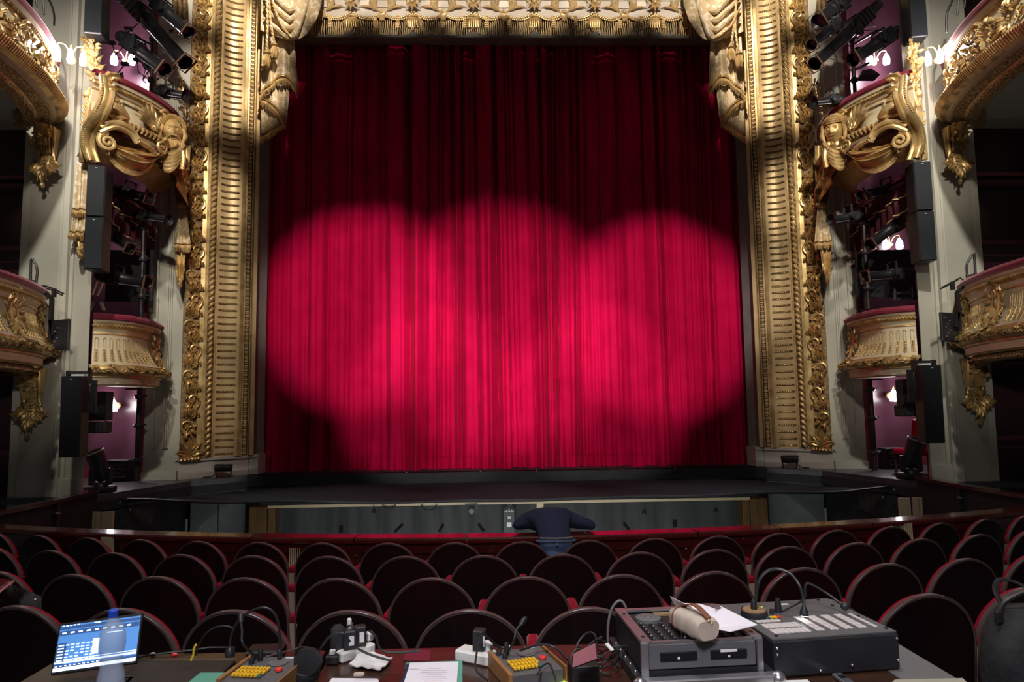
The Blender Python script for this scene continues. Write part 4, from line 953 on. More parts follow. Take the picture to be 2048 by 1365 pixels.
# ============================================================ SPEAKERS
def speaker(name, label, p, wd, dp, ht, rz, n=1, group=None, grille=True, tilt=0.):
    t = thing(name, label, 'speaker', p, rz, group, True); t.rotation_euler = (tilt, 0, rz)
    for k in range(n):
        h = ht/n; z = h*(k+.5)
        b = MB(); b.box((0, 0, z), (wd, dp, h-.008), ch=.012); b.build('cabinet', 'housing', t, False)
        b = MB(); b.box((0, -dp/2-.006, z), (wd-.02, .012, h-.03), ch=.004); b.build('grille', 'grille', t, False)
        b = MB(); b.box((0, -dp/2-.015, z+h/2-.05), (.03, .006, .01)); b.build('badge', 'label_white', t, False)
    return t
for s in (-1, 1):
    nm = side(s); rz = -s*.18
    pp = (at(193, 78, 10.9), at(193, 543, 10.9)) if s < 0 else (at(1831, 84, 11.0), at(1848, 526, 11.0))
    speaker('column_speaker', 'tall black column speaker hanging high above the %s leaf spray' % nm, pp[0], .27, .34, 1.9, rz, 1)
    speaker('column_speaker', 'pair of black column speakers stacked on the edge of the %s pilaster' % nm, pp[1], .27, .34, 1.68, rz, 2)
    p = at(147, 914, 10.6) if s < 0 else at(1862, 886, 10.6)
    t = speaker('line_speaker', 'curved black line speaker by the %s lower box opening' % nm, p, .28, .32, 1.22, rz, 1, tilt=.03)
    b = MB(); b.box((0, .12, 1.27), (.34, .1, .04)); b.box((-.15, .12, 1.2), (.03, .1, .2)); b.box((.15, .12, 1.2), (.03, .1, .2)); b.box((.2*(-s), .14, .9), (.08, .06, .5)); b.build('bracket', 'housing', t, False)
    b = MB(); b.box((.0, .1, 1.22), (.18, .05, .05)); b.build('label', 'label_white', t, False)
    p = at(199, 842, 12.4) if s < 0 else at(1819, 815, 12.4)
    t = speaker('monitor_speaker', 'small black loudspeaker inside the %s lower box before the lit sconce' % nm, p, .32, .3, .52, -s*.1)
    q = at(193, 855, 12.2) if s < 0 else at(1818, 822, 12.2)
    t = thing('flood_light', 'squat black flood lamp under the small speaker in the %s lower box' % nm, 'lamp', q)
    b = MB(); b.box(q, (.42, .25, .2), ch=.02); 
    for k in range(6): b.box(q+V((-.16+.064*k, -.13, 0)), (.01, .02, .18))
    b.build('housing', 'black', t, False); b = MB(); b.tube([q+V((.15, 0, .1)), q+V((.2, .05, .25)), q+V((.1, .05, .3))], .012); b.build('yoke', 'iron', t)
# ============================================================ STAGE LAMPS
def profile(label, a, c, wd=.17, group=None, flare=False, yoke=True, bulb=None):
    """ellipsoidal spotlight: rear end a, lens end c"""
    a, c = V(a), V(c); d = (c-a); L = d.length; d.normalize()
    t = thing('profile_spotlight', label, 'spotlight', a.lerp(c, .45), group=group)
    up = V((0, 0, 1)); sd = d.cross(up); sd = sd.normalized() if sd.length > .05 else V((1, 0, 0)); up = sd.cross(d)
    rot = Matrix((d, sd, up)).transposed()
    P_ = lambda x, y=0, z=0: a+d*(x*L)+sd*y+up*z
    b = MB(); b.lathe([(wd*.30, 0), (wd*.42, .03), (wd*.44, L*.14), (wd*.36, L*.17)], a, d, 14); b.build('rear_cap', 'housing', t)
    b = MB(); b.box(P_(.31), (L*.30, wd*.98, wd*1.02), 0, rot, .02)
    for k in range(5): b.box(P_(.20+.05*k), (L*.012, wd*1.08, wd*1.1), 0, rot, .004)
    b.build('lamp_house', 'housing', t, False)
    b = MB(); b.lathe([(wd*.46, L*.44), (wd*.5, L*.47), (wd*.5, L*.54), (wd*.43, L*.56), (wd*.43, L*.95), (wd*(.72 if flare else .52), L*1.0), (wd*(.70 if flare else .48), L*1.0), (wd*.38, L*.93)], a, d, 18, cap=False); b.build('lens_tube', 'black_gloss', t)
    b = MB(); b.lathe([(0, L*.93), (wd*.2, L*.94), (wd*.38, L*.925)], a, d, 18, cap=False); b.build('lens', 'lamp_glass_dim', t)
    if not flare:
        b = MB(); h = wd*.58
        for q, e in (((h, 0), (.012, 2*h)), ((-h, 0), (.012, 2*h)), ((0, h), (2*h, .012)), ((0, -h), (2*h, .012))): b.box(P_(1.0, q[0], q[1]), (.03, e[0], e[1]), 0, rot)
        b.build('gel_frame', 'gel_brass', t, False)
    b = MB()
    for h in (-1, 1): b.beam(P_(.44, h*wd*.6, 0), P_(.44, h*wd*.6, 0)+V((0, 0, .22)), .035, .008, up=(0, 1, 0)); b.lathe([(.035, 0), (.045, .01), (.045, .03), (.02, .035)], P_(.44, h*wd*.6, 0), sd*h, 10)
    if yoke: b.beam(P_(.44, -wd*.6, 0)+V((0, 0, .22)), P_(.44, wd*.6, 0)+V((0, 0, .22)), .035, .01)
    b.build('yoke', 'housing', t, False)
    b = MB(); b.beam(P_(.52, -wd*.46, -wd*.45), P_(.93, -wd*.40, -wd*.38), .012, .012); b.beam(P_(.52, wd*.46, -wd*.45), P_(.93, wd*.40, -wd*.38), .012, .012); b.build('guide_rail', 'steel', t, False)
    return t
mat('lamp_glass_dim', (.05, .05, .06), .1); mat('gel_brass', (.16, .10, .06), .45, .5)
LT = [(-1, [((228, -34, 11.9), (371, 126, 11.6), .26, 0, 'longest black profile lamp across the upper left box, slanting down'),
            ((300, -6, 12.2), (377, 66, 12.0), .24, 0, 'black profile lamp at the top right of the upper left box'),
            ((238, 70, 11.5), (330, 140, 11.3), .24, 0, 'black profile lamp just above the lit sconce, upper left box'),
            ((312, 181, 11.9), (372, 192, 11.8), .17, 1, 'small level black lamp over the velvet rail, upper left box'),
            ((232, 383, 12.2), (299, 396, 12.0), .19, 0, 'level black lamp under the red pelmet, middle left box'),
            ((268, 428, 12.4), (338, 440, 12.2), .15, 1, 'black flared lamp pointing right, middle left box'),
            ((216, 462, 12.2), (260, 497, 12.0), .17, 0, 'short black lamp tilted down beside the column speaker, middle left box'),
            ((193, 550, 11.9), (296, 567, 11.8), .21, 0, 'large level black lamp low in the middle left box')]),
      (1, [((1693, -2, 11.9), (1636, 44, 11.7), .28, 0, 'fat black lamp at the top left of the upper right box'),
           ((1680, 42, 11.8), (1623, 90, 11.5), .19, 0, 'slim black lamp below the fat one, upper right box'),
           ((1758, 8, 12.0), (1629, 128, 11.6), .24, 0, 'longest black profile lamp across the upper right box'),
           ((1797, 60, 11.7), (1705, 120, 11.5), .25, 0, 'black profile lamp just above the lit sconces, upper right box'),
           ((1686, 199, 11.9), (1627, 206, 11.8), .17, 1, 'small level black lamp over the velvet rail, upper right box'),
           ((1812, 372, 12.2), (1721, 392, 12.0), .20, 0, 'level black lamp under the red pelmet, middle right box'),
           ((1724, 430, 12.2), (1661, 441, 12.0), .15, 1, 'black flared lamp pointing left over the wall, middle right box'),
           ((1816, 432, 12.2), (1740, 490, 12.0), .21, 0, 'black lamp tilted down to the left, middle right box'),
           ((1828, 546, 11.9), (1730, 554, 11.8), .19, 0, 'large level black lamp low in the middle right box')])]
for s, L in LT:
    for a, c, wd, fl, lab in L: profile(lab, at(*a), at(*c), wd, flare=bool(fl))
def pole(label, x, y0, y1, Y, r=.03, extra=None):
    a, c = at(x, y1, Y), at(x, y0, Y); a.x = c.x = (a.x+c.x)/2; t = thing('lamp_stand', label, 'stand', a); b = MB(); b.tube([a, c], r); b.build('pole', 'iron', t)
    for q in (.2, .55, .85): b = MB(); b.lathe([(r*1.6, -.04), (r*2, 0), (r*1.6, .04)], a.lerp(c, q)); b.tube([a.lerp(c, q), a.lerp(c, q)+V((.14, 0, .02))], .014); b.build('clamp', 'black', t)
    if extra:
        for q, dx, dz in extra: b = MB(); b.beam(a.lerp(c, q), a.lerp(c, q)+V((dx, -.02, dz)), .04, .04); b.build('arm', 'black', t, False)
    return t
pole('black lamp stand in the upper left box', 304, 60, 186, 12.3, .035, ((.75, -.5, .25), (.55, -.3, .2), (.3, -.25, .3), (.9, .4, .1), (.65, -.18, -.15)))
pole('black lamp stand in the upper right box', 1706, 60, 186, 12.3, .035, ((.75, .5, .3), (.55, .35, .15), (.35, .3, .15), (.9, -.4, .1), (.65, .2, -.12)))
pole('black lamp stand in the middle left box', 285, 425, 636, 12.6, .035, ((.85, -.5, -.02), (.70, -.45, .05), (.93, .15, 0)))
pole('black lamp stand in the middle right box', 1731, 415, 618, 12.6, .04, ((.85, .5, .02), (.9, -.3, 0), (.35, .4, -.02)))
pole('black vertical pipe in the lower left box', 277, 765, 960, 13.2, .05, ((.93, -.25, .0),))
pole('black vertical pipe in the lower right box', 1744, 750, 945, 13.2, .05, ((.95, .25, .0),))
for s, (x, y) in ((-1, (222, 150)), (1, (1733, 142))):
    p = at(x, y, 12.2); b = MB(); b.add([p+V((-.15, -.1, -.12)), p+V((.2, -.1, -.12)), p+V((.16, .1, .1)), p+V((-.02, .1, .06)), p+V((-.15, .12, -.14)), p+V((.2, .12, -.14))], [(0, 1, 2, 3), (4, 5, 2, 3), (0, 1, 5, 4), (0, 3, 4), (1, 2, 5)])
    tag(b.build('barn_door', 'black', None, False), 'black folded metal flap on a lamp in the upper %s box' % side(s), 'flap')
    for k in range(9):
        q = at(x+s*random.uniform(-85, 0)*1.0, y-random.uniform(10, 120), 12.5); b = MB(); b.box(q, (.14, .08, .06), ch=.01); b.tube([q, q+V((random.uniform(-.3, .3), 0, -.25)), q+V((random.uniform(-.4, .4), 0, random.uniform(-.5, -.1)))], .010)
        tag(b.build('clamp_and_cable', 'black'), 'black hook clamp trailing a cable among the lamps of the upper %s box' % side(s), 'clamp', 'hook clamps in the upper %s box' % side(s))
    # bare metal bars, white shutters and dark screen of the middle box
    x0 = 212 if s < 0 else 1712; x1 = 302 if s < 0 else 1835
    a = at(x0, 500, 13.1); c = at(x1, 602 if s < 0 else 594, 13.1); b = MB(); b.box(((a.x+c.x)/2, 13.15, (a.z+c.z)/2), (abs(c.x-a.x), .04, abs(a.z-c.z))); tag(b.build('black_screen', 'black', None, False), 'flat black screen standing behind the lamps of the middle %s box' % side(s), 'screen')
    for k, (x_, y_) in enumerate(((229, 405), (232, 421), (242, 423)) if s < 0 else ((1786, 400), (1782, 413), (1770, 415))):
        q = at(x_, y_, 12.3); b = MB(); b.box(q, (.11 if k == 0 else .05, .03, .035), 0, Matrix.Rotation(-s*-.25, 3, 'Y')); tag(b.build('light_tube', 'lamp_cold', None, False), ('longest small white lit bar', 'left of two tiny lit lamps', 'right of two tiny lit lamps')[k if s < 0 or k == 0 else 3-k]+' in the middle %s box' % side(s), 'lamp')
for k, (x0, y0, x1, y1) in enumerate(((193, 562, 183, 590), (205, 564, 193, 592), (188, 604, 180, 620), (202, 605, 208, 621))):
    a = at(x0, y0, 11.9); c = at(x1, y1, 11.9); b = MB(); b.beam(a, c, .04, .05, up=(0, 1, 0)); tag(b.build('metal_leg', 'steel', None, False), ('upper outer', 'upper inner', 'lower outer', 'lower inner')[k]+' bright metal leg in the corner of the middle left box', 'bracket')
for k, y in enumerate((588, 600)): 
    b = MB(); b.beam(at(1786, y, 12), at(1835, y-4, 12), .04, .05); b.lathe([(.03, 0), (.03, .1)], at(1790, y, 12)); b.lathe([(.03, 0), (.03, .1)], at(1825, y-3, 12)); tag(b.build('clamp_bar', 'housing'), ('upper', 'lower')[k]+' dark clamp bar low in the middle right box', 'bar')
# ============================================================ WALL SCONCES
def sconce(label, p, n, en, spread=.2, glass='lamp_glass', r=.07, out=(0, -1, 0)):
    t = thing('wall_sconce', label, 'sconce', p); o = V(out).normalized(); sd = V((-o.y, o.x, 0))
    b = MB(); b.lathe([(.07, 0), (.06, .02), (.02, .05)], p-o*.16, o, 12); b.ball(p-o*.05, .04); b.build('back_plate', 'gold', t)
    for k in range(n):
        q = (k-(n-1)/2)*spread if n > 1 else 0; e = p+sd*q+V((0, 0, .02)); b = MB()
        b.tube(spline([p-o*.12, p-o*.02+sd*q*.4+V((0, 0, .16)), e+V((0, 0, .16)), e+V((0, 0, .09))], 6), .010, 6); b.build('arm', 'gold', t)
        b = MB(); b.lathe([(.018, .10), (r*.5, .07), (r*.9, 0), (r, -.08), (r*.85, -.13), (.01, -.14)], e, n=14); b.build('glass_shade', glass, t)
    lamp('sconce_glow', 'POINT', p-V((0, 0, .02))+o*.12, en, (1, .90, .93), shadow_soft_size=.07).parent = None
sconce('blazing three-armed sconce on the end of the upper left balcony', at(141, 112, 10.55), 3, 45, .17, r=.05, out=(.5, -1, 0))
sconce('blazing three-armed sconce on the end of the upper right balcony', at(1880, 112, 10.6), 3, 45, .17, r=.05, out=(-.5, -1, 0))
sconce('two-armed lit sconce deep in the upper left box', at(246, 118, 13.7), 2, 95, .36)
sconce('two-armed lit sconce deep in the upper right box', at(1756, 118, 13.7), 2, 95, .36)
sconce('lit sconce hidden behind the screen of the middle left box', at(262, 500, 13.9), 1, 16, .3)
sconce('pair of lit shades above the screen of the middle right box', at(1785, 488, 13.9), 2, 16, .30)
sconce('lit glass sconce on the purple wall of the lower left box', at(226, 812, 13.9), 1, 50, .2, 'lamp_glass', .09)
sconce('lit glass sconce on the purple wall of the lower right box', at(1788, 792, 13.9), 1, 50, .2, 'lamp_glass', .09)
# ============================================================ LOWER BOX CONTENT, FOOT LAMPS
for s in (-1, 1):
    nm = side(s); p = on(200, 985, 0.0) if s < 0 else on(1824, 958, 0.0); p.z = 0
    t = thing('moving_light', 'black moving-head light tilted back on the %s corner of the stage shelf' % nm, 'spotlight', p)
    b = MB(); b.box(p+V((0, 0, .05)), (.42, .3, .10), ch=.02); b.box(p+V((-.16, -.16, .05)), (.06, .03, .05)); b.box(p+V((.14, -.16, .05)), (.1, .02, .05)); b.build('base', 'black_gloss', t, False)
    b = MB(); b.lathe([(.12, .1), (.10, .15)], p, n=16)
    for h in (-1, 1): b.beam(p+V((h*.14, 0, .12)), p+V((h*.14, 0, .40)), .10, .04, up=(0, 1, 0))
    b.beam(p+V((-.14, 0, .14)), p+V((.14, 0, .14)), .12, .05); b.build('yoke', 'housing', t, False)
    d = V((s*-.0-(.10 if s < 0 else -.10), -.12, .40)); b = MB(); ax = d.normalized(); c = p+V((0, 0, .36)); b.lathe([(.09, -.17), (.125, -.12), (.13, .10), (.14, .20), (.145, .34), (.12, .345), (.10, .31)], c, ax, 20); b.build('head', 'black', t)
    b = MB(); b.lathe([(.148, .325), (.155, .335), (.155, .345), (.148, .35)], c, ax, 20, cap=False); b.build('lens_ring', 'steel', t)
    # rack of drawers with bright edges
    p = at(241, 954, 13.6) if s < 0 else at(1785, 940, 13.6); p.z = 0; t = thing('equipment_rack', 'low black rack with bright slots at the back of the %s lower box' % nm, 'rack', p)
    b = MB(); b.box(p+V((0, 0, .2)), (.42, .3, .4), ch=.01); b.build('case', 'black', t, False); b = MB()
    for k in range(4): b.box(p+V((.02, -.155, .08+.075*k)), (.27, .01, .008)); b.box(p+V((-.12+.09*k, -.156, .1+.07*(k % 3))), (.01, .01, .03))
    b.build('slot_edge', 'steel', t, False)
    # foot lamp against the plinth
    p = V((s*5.66, 13.80, 0)); t = thing('foot_lamp', 'black floor flood lamp in front of the %s plinth' % nm, 'lamp', p)
    b = MB(); b.tube([p+V((-.15, 0, .19)), p+V((.15, 0, .19))], .075, 12); b.box(p+V((0, -.0, .245)), (.34, .1, .02)); b.build('housing', 'black', t)
    for h in (-1, 1): b = MB(); b.beam(p+V((h*.17, 0, .20)), p+V((h*.13, 0, .005)), .02, .02, up=(0, 1, 0)); b.build('leg', 'iron', t, False)
    b = MB(); q = spline([p+V((-s*-.12, .0, .1)), p+V((s*.25, -.02, .02)), p+V((s*.5, .02, .015)), p+V((s*.85, -.03, .012))], 8); b.tube(q, .010, 6)
    tag(b.build('floor_cable', 'cable'), 'thin black cable trailing along the foot of the %s plinth' % nm, 'cable')
# red chair in the right lower box
c = at(1829, 945, 12.6); c.z = 0; t = thing('red_chair', 'red upholstered chair in the right lower box behind the moving light', 'chair', c)
b = MB(); b.box(c+V((-.05, 0, .40)), (.46, .46, .12), ch=.04); b.build('seat', 'velvet', t); b = MB(); b.box(c+V((.17, .05, .72)), (.08, .42, .55), 0, Matrix.Rotation(.12, 3, 'Y'), .03); b.build('backrest', 'velvet', t)
for x in (-.22, .15):
    for y in (-.2, .2): b = MB(); b.beam(c+V((x, y, 0)), c+V((x, y, .36)), .035, .035, up=(0, 1, 0)); b.build('leg', 'dark_door', t, False)
# monitors and rails on the lower gallery ends
for s in (-1, 1):
    nm = side(s); c = at(120, 670, 10.5) if s < 0 else at(1898, 655, 10.5); t = thing('surtitle_monitor', 'square black panel hanging by the end of the lower %s balcony' % nm, 'panel', c)
    rot = Matrix.Rotation(s*.42, 3, 'Z'); b = MB(); b.box(c, (.42, .04, .46), 0, rot, .008); b.build('plate', 'black', t, False); b = MB()
    for k in range(7): b.ball(c+rot@V((-.12+.05*(k % 3), -.03, -.15+.05*k)), .012, nu=6, nv=4)
    b.build('stud', 'steel', t)
    e = at(102, 640, 10.5) if s < 0 else at(1916, 625, 10.5); u_ = at(104, 598, 10.5) if s < 0 else at(1914, 585, 10.5); v_ = at(92, 586, 10.5) if s < 0 else at(1926, 574, 10.5)
    b = MB(); b.beam(c+V((s*.1, 0, 0)), e, .05, .05); b.beam(e+V((0, 0, -.3)), u_, .05, .05, up=(0, 1, 0)); b.beam(u_, v_, .05, .05); b.build('arm', 'iron', t, False)
    t = thing('grab_rail', 'thin black bent grab rail standing on the lower %s balcony end' % nm, 'rail', at(66, 580, 10.6) if s < 0 else at(1945, 570, 10.6)); b = MB()
    P4 = [(61, 572), (62, 520), (65, 518), (73, 532), (75, 545), (71, 576)] if s < 0 else [(1952, 560), (1948, 507), (1946, 507), (1935, 525), (1933, 535), (1936, 568)]
    b.tube([at(x, y, 10.6) for x, y in P4], .018, 6); b.tube([at(*(P4[1][0]+2, P4[1][1]+42), 10.6), at(P4[4][0]-1, P4[4][1]+18, 10.6)], .014, 6); b.build('bar', 'iron', t)
    b = MB(); Q = [(75, 573), (90, 572), (105, 577), (128, 588)] if s < 0 else [(1936, 568), (1920, 556), (1905, 565), (1884, 575)]
    b.tube([at(x, y, 10.5) for x, y in Q], .012, 6); b.tube([at(x-3, y+3, 10.5) for x, y in Q[1:]], .012, 6); b.box(at(108 if s < 0 else 1905, 586 if s < 0 else 572, 10.5), (.05, .05, .13)); b.build('cable_arm', 'cable', t)
    t = thing('guard_rail', 'black curved guard rail rising behind the upper %s balcony rail' % nm, 'rail', at(100, 30, 10.2) if s < 0 else at(1900, 30, 10.2)); b = MB()
    P5 = [(78, -20), (98, 0), (108, 28), (108, 52)] if s < 0 else [(1915, -30), (1905, 0), (1893, 30), (1893, 65)]
    b.tube(spline([at(x, y, 10.3) for x, y in P5], 5), .016, 6); k = 12 if s > 0 else -12
    b.tube([at(P5[1][0]+k, 0, 10.2), at(P5[1][0]+k*.8, 30, 10.2)], .014, 6); b.tube([at(P5[1][0]+2.2*k, -10, 10.2), at(P5[1][0]+2*k, 15, 10.2)], .014, 6); b.build('bar', 'iron', t)
# ============================================================ SEATS
def make_seat():
    t = thing('theatre_seat', 'seat', 'seat', (0, 0, 0), local=True); Rr = .252; zc = .648
    def outline(r, k, n=30):           # arch outline: round top, straight flanks
        if k <= n: a = pi*k/n; return (r*cos(a), zc+r*sin(a))
    def arch(r, n=30): 
        p = [(r*.93, .30), (r, .52)]+[(r*cos(pi*k/n), zc+r*sin(pi*k/n)) for k in range(n+1)]+[(-r, .52), (-r*.93, .30)]; return p
    tilt = lambda x, y, z: (x, y-.09*(z-.4)+.35*x*x, z)
    b = MB(); A = arch(Rr-.006); n = len(A)
    rows = []
    for y, k in ((0, 1.0), (.016, 1.0)): rows.append([tilt(x*k, y, z) for x, z in A])
    def fill(mb, P, y):                # arch face filled as strips so it can bow
        m_ = []; n = len(P)
        for i in range(n//2+1): 
            (x0, z0), (x1, z1) = P[i], P[n-1-i]; m_.append([tilt(x0+(x1-x0)*q/8, y, z0+(z1-z0)*q/8) for q in range(9)])
        mb.add([p for r in m_ for p in r], [(i*9+q, i*9+q+1, (i+1)*9+q+1, (i+1)*9+q) for i in range(len(m_)-1) for q in range(8)])
    fill(b, A, 0); fill(b, A, .016); b.build('back_shell', 'seat_wood', t)
    b = MB(); A2 = arch(Rr); P = []
    for y, k in ((-.004, 0), (-.006, -.003), (.0, 0), (.020, 0), (.022, -.012)): P.append([tilt(x*(1+k/Rr), y, zc+(z-zc)*(1+k/Rr)) for x, z in A2])
    P.insert(0, [tilt(x*(1-.014/Rr), -.003, zc+(z-zc)*(1-.014/Rr)) for x, z in A2]); n = len(A2)
    b.add([q for r in P for q in r], [(j*n+k, j*n+k+1, (j+1)*n+k+1, (j+1)*n+k) for j in range(len(P)-1) for k in range(n-1)]); b.build('back_rim', 'seat_rim', t)
    b = MB(); A3 = arch(Rr-.008); P = []
    for y, k in ((.021, 0), (.045, 0), (.062, -.03)): P.append([tilt(x*(1+k/Rr), y, zc+(z-zc)*(1+k/Rr)) for x, z in A3])
    b.add([q for r in P for q in r], [(j*n+k, j*n+k+1, (j+1)*n+k+1, (j+1)*n+k) for j in range(len(P)-1) for k in range(n-1)]); fill(b, arch(Rr-.038), .062); b.build('back_cushion', 'seat_velvet', t)
    b = MB(); b.box((0, .28, .40), (.44, .40, .10), ch=.03); b.build('seat_cushion', 'seat_velvet', t)
    b = MB(); b.box((.275, .15, .665), (.058, .30, .05), ch=.012); b.build('armrest', 'seat_velvet', t)
    b = MB(); b.add([(.25, .0, .64), (.30, .0, .64), (.30, .28, .64), (.25, .28, .64), (.26, .03, .36), (.29, .03, .36), (.29, .12, .36), (.26, .12, .36)], [(0, 1, 2, 3), (4, 5, 6, 7), (0, 1, 5, 4), (1, 2, 6, 5), (2, 3, 7, 6), (3, 0, 4, 7)]); b.build('arm_panel', 'bare_wood', t, False)
    b = MB(); b.beam((.275, .05, .005), (.275, .06, .36), .05, .035, up=(0, 1, 0)); b.box((.275, .1, .015), (.07, .26, .02)); b.tube([(.275, .04, .30), (.275, .16, .26), (.275, .16, .15), (.275, .08, .12)], .014, 6); b.build('iron_stand', 'iron', t)
    return t
proto = make_seat(); first = True
ORD = ['first', 'second', 'third', 'fourth', 'fifth', 'sixth', 'seventh', 'eighth', 'ninth', 'tenth', 'eleventh', 'twelfth', 'thirteenth', 'fourteenth', 'fifteenth', 'sixteenth', 'seventeenth', 'eighteenth', 'nineteenth', 'twentieth']
def topx(x, y, z): d = V((x, y, z))-CAM; return 1024+F*d.dot(RT)/d.dot(FW)
for rn, xo, pt_, y0, zt, xm, w in (('front row by the rail', -.10, .556, 5.80, .26, 6.0, .95), ('second row from the rail', .145, .548, 4.90, .35, 5.2, 1), ('third row from the rail', -.15, .532, 3.94, .44, 4.4, 1), ('row nearest the table', .075, .512, 3.04, .53, 3.6, 1)):
    L = []
    for k in range(-14, 15):
        x = xo+k*pt_*1.0; th = x/14.5
        if abs(x) > xm: continue
        X = 14.2*sin(th)*1.02; Y = y0+14.2*(1-cos(th)); px = topx(X, Y, zt-.1)
        if -70 < px < 2110: L.append((X, Y, th, px))
    for i, (X, Y, th, px) in enumerate(L):
        o = proto if first else copy_tree(proto); first = False
        o.location = (X, Y, zt-.90); o.rotation_euler = (0, 0, th)
        j = len(L)-1-i; e = ('first' if 0 else ORD[i])+' from the left' if i <= j else ORD[j]+' from the right'
        if i == 0: e = 'leftmost'
        if j == 0: e = 'rightmost'
        o['label'] = 'dark wood round-backed seat, %s in the %s' % (e, rn); o['group'] = 'round-backed seats in the '+rn
# ============================================================ THE PERSON LEANING OVER THE RAIL
def skin_body(name, nodes, edges, mats, pick, parent=None, sub=2, smooth=0, keep=None):
    me = bpy.data.meshes.new(name+'_skel'); me.from_pydata([n[0] for n in nodes], edges, []); o = bpy.data.objects.new(name+'_skel', me); COL.objects.link(o)
    md = o.modifiers.new('s', 'SKIN'); md.use_smooth_shade = True; ly = me.skin_vertices[0].data if me.skin_vertices else None
    if ly is None:
        import bmesh
        bm = bmesh.new(); bm.from_mesh(me); bm.verts.layers.skin.verify(); bm.to_mesh(me); bm.free(); ly = me.skin_vertices[0].data
    for i, n in enumerate(nodes): ly[i].radius = n[1]; ly[i].use_root = (i == 0)
    s = o.modifiers.new('u', 'SUBSURF'); s.levels = sub; s.render_levels = sub
    dg = bpy.context.evaluated_depsgraph_get(); dg.update(); ev = o.evaluated_get(dg); m2 = bpy.data.meshes.new_from_object(ev); m2.name = name
    bpy.data.objects.remove(o)
    nb = [[] for _ in m2.vertices]
    for e_ in m2.edges: a_, c_ = e_.vertices; nb[a_].append(c_); nb[c_].append(a_)
    for _ in range(smooth):
        P_ = [v_.co.copy() for v_ in m2.vertices]
        for i_, v_ in enumerate(m2.vertices):
            if keep(P_[i_]): continue
            q_ = V((0, 0, 0))
            for j_ in nb[i_]: q_ += P_[j_]
            v_.co = P_[i_].lerp(q_/len(nb[i_]), .5)
    m2.materials.clear()
    for q in mats: m2.materials.append(MT[q])
    for p in m2.polygons: p.material_index = pick(p.center); p.use_smooth = True
    r = bpy.data.objects.new(name, m2); COL.objects.link(r); r.parent = parent; return r
hp = at(1113, 1080, 5.98); px_ = hp.x
pr = thing('person', 'person in navy jumper and blue jeans bent over the rail, seen from behind', 'person', (px_, 6.0, FLOOR))
W0 = lambda x, y, z: (x, y-6.0, z-FLOOR)
eL, eR = at(1028, 1051, 6.36), at(1191, 1045, 6.36); nk = at(1100, 1030, 6.62)
N_ = [(W0(px_, 6.02, .13), (.17, .12)), (W0(px_, 6.12, .215), (.175, .11)), (W0(px_-.01, 6.27, .305), (.235, .135)), (W0(px_-.03, 6.44, .355), (.25, .145)), (W0(px_-.04, 6.58, .29), (.12, .09)), (W0(px_-.06, 6.66, .22), (.06, .06)), (W0(px_-.06, 6.76, .14), (.085, .10)), (W0(px_-.06, 6.80, .05), (.075, .085)),
      (W0(px_-.20, 6.46, .325), (.115, .115)), (W0(px_-.31, 6.41, .296), (.085, .085)), (W0(eL.x, eL.y, .268), (.072, .056)), (W0(eL.x+.09, 6.46, .262), (.045, .042)), (W0(px_-.16, 6.60, .25), (.035, .03)), (W0(px_-.10, 6.64, .245), (.035, .018)),
      (W0(px_+.14, 6.46, .325), (.115, .115)), (W0(px_+.25, 6.41, .296), (.085, .085)), (W0(eR.x, eR.y, .268), (.072, .056)), (W0(eR.x-.09, 6.46, .262), (.045, .042)), (W0(px_+.10, 6.60, .25), (.035, .03)), (W0(px_+.05, 6.64, .245), (.035, .018)),
      (W0(px_-.10, 5.99, .03), (.115, .125)), (W0(px_-.12, 6.02, -.16), (.085, .085)), (W0(px_-.13, 6.0, -.50), (.055, .06)), (W0(px_-.13, 6.02, -.60), (.045, .04)), (W0(px_-.15, 6.14, -.605), (.045, .03)),
      (W0(px_+.10, 5.99, .03), (.115, .125)), (W0(px_+.12, 6.02, -.16), (.085, .085)), (W0(px_+.13, 6.0, -.50), (.055, .06)), (W0(px_+.13, 6.02, -.60), (.045, .04)), (W0(px_+.15, 6.14, -.605), (.045, .03))]
N_ = [((p[0]-px_, p[1], p[2]), r) for p, r in N_]
E_ = [(0, 1), (1, 2), (2, 3), (3, 4), (4, 5), (5, 6), (6, 7), (3, 8), (8, 9), (9, 10), (10, 11), (11, 12), (12, 13), (3, 14), (14, 15), (15, 16), (16, 17), (17, 18), (18, 19), (0, 20), (20, 21), (21, 22), (22, 23), (23, 24), (0, 25), (25, 26), (26, 27), (27, 28), (28, 29)]
for base, h in ((13, 1), (19, -1)):
    p = N_[base][0]
    for q, L in ((-.026, .07), (-.009, .085), (.009, .08), (.026, .062)):
        i = len(N_); N_.append(((p[0]+h*.03, p[1]+q, p[2]-.002), (.009, .009))); N_.append(((p[0]+h*(.03+L*.55), p[1]+q*1.2, p[2]-.004), (.008, .008))); N_.append(((p[0]+h*(.03+L), p[1]+q*1.2, p[2]-.016), (.007, .007))); E_ += [(base, i), (i, i+1), (i+1, i+2)]
    i = len(N_); N_.append(((p[0]+h*.0, p[1]+.045, p[2]), (.010, .010))); N_.append(((p[0]+h*.035, p[1]+.065, p[2]-.006), (.008, .008))); E_ += [(base, i), (i, i+1)]
def pick(c):
    y, z = c.y+6.0, c.z+FLOOR
    if y > 6.70 or (y > 6.62 and z < .21): return 3
    if z < .285 and abs(c.x+.03) < .17 and y > 6.58 and z < .275: return 2
    if z < -.54: return 4
    if y < 6.10 and z < .215-.55*(y-6.02): return 1
    return 0
skin_body('body', N_, E_, ['navy_knit', 'denim', 'skin', 'hair', 'black'], pick, pr, 2, 14, lambda c: c.y > .56 or c.z < .30)
b = MB(); cx = px_
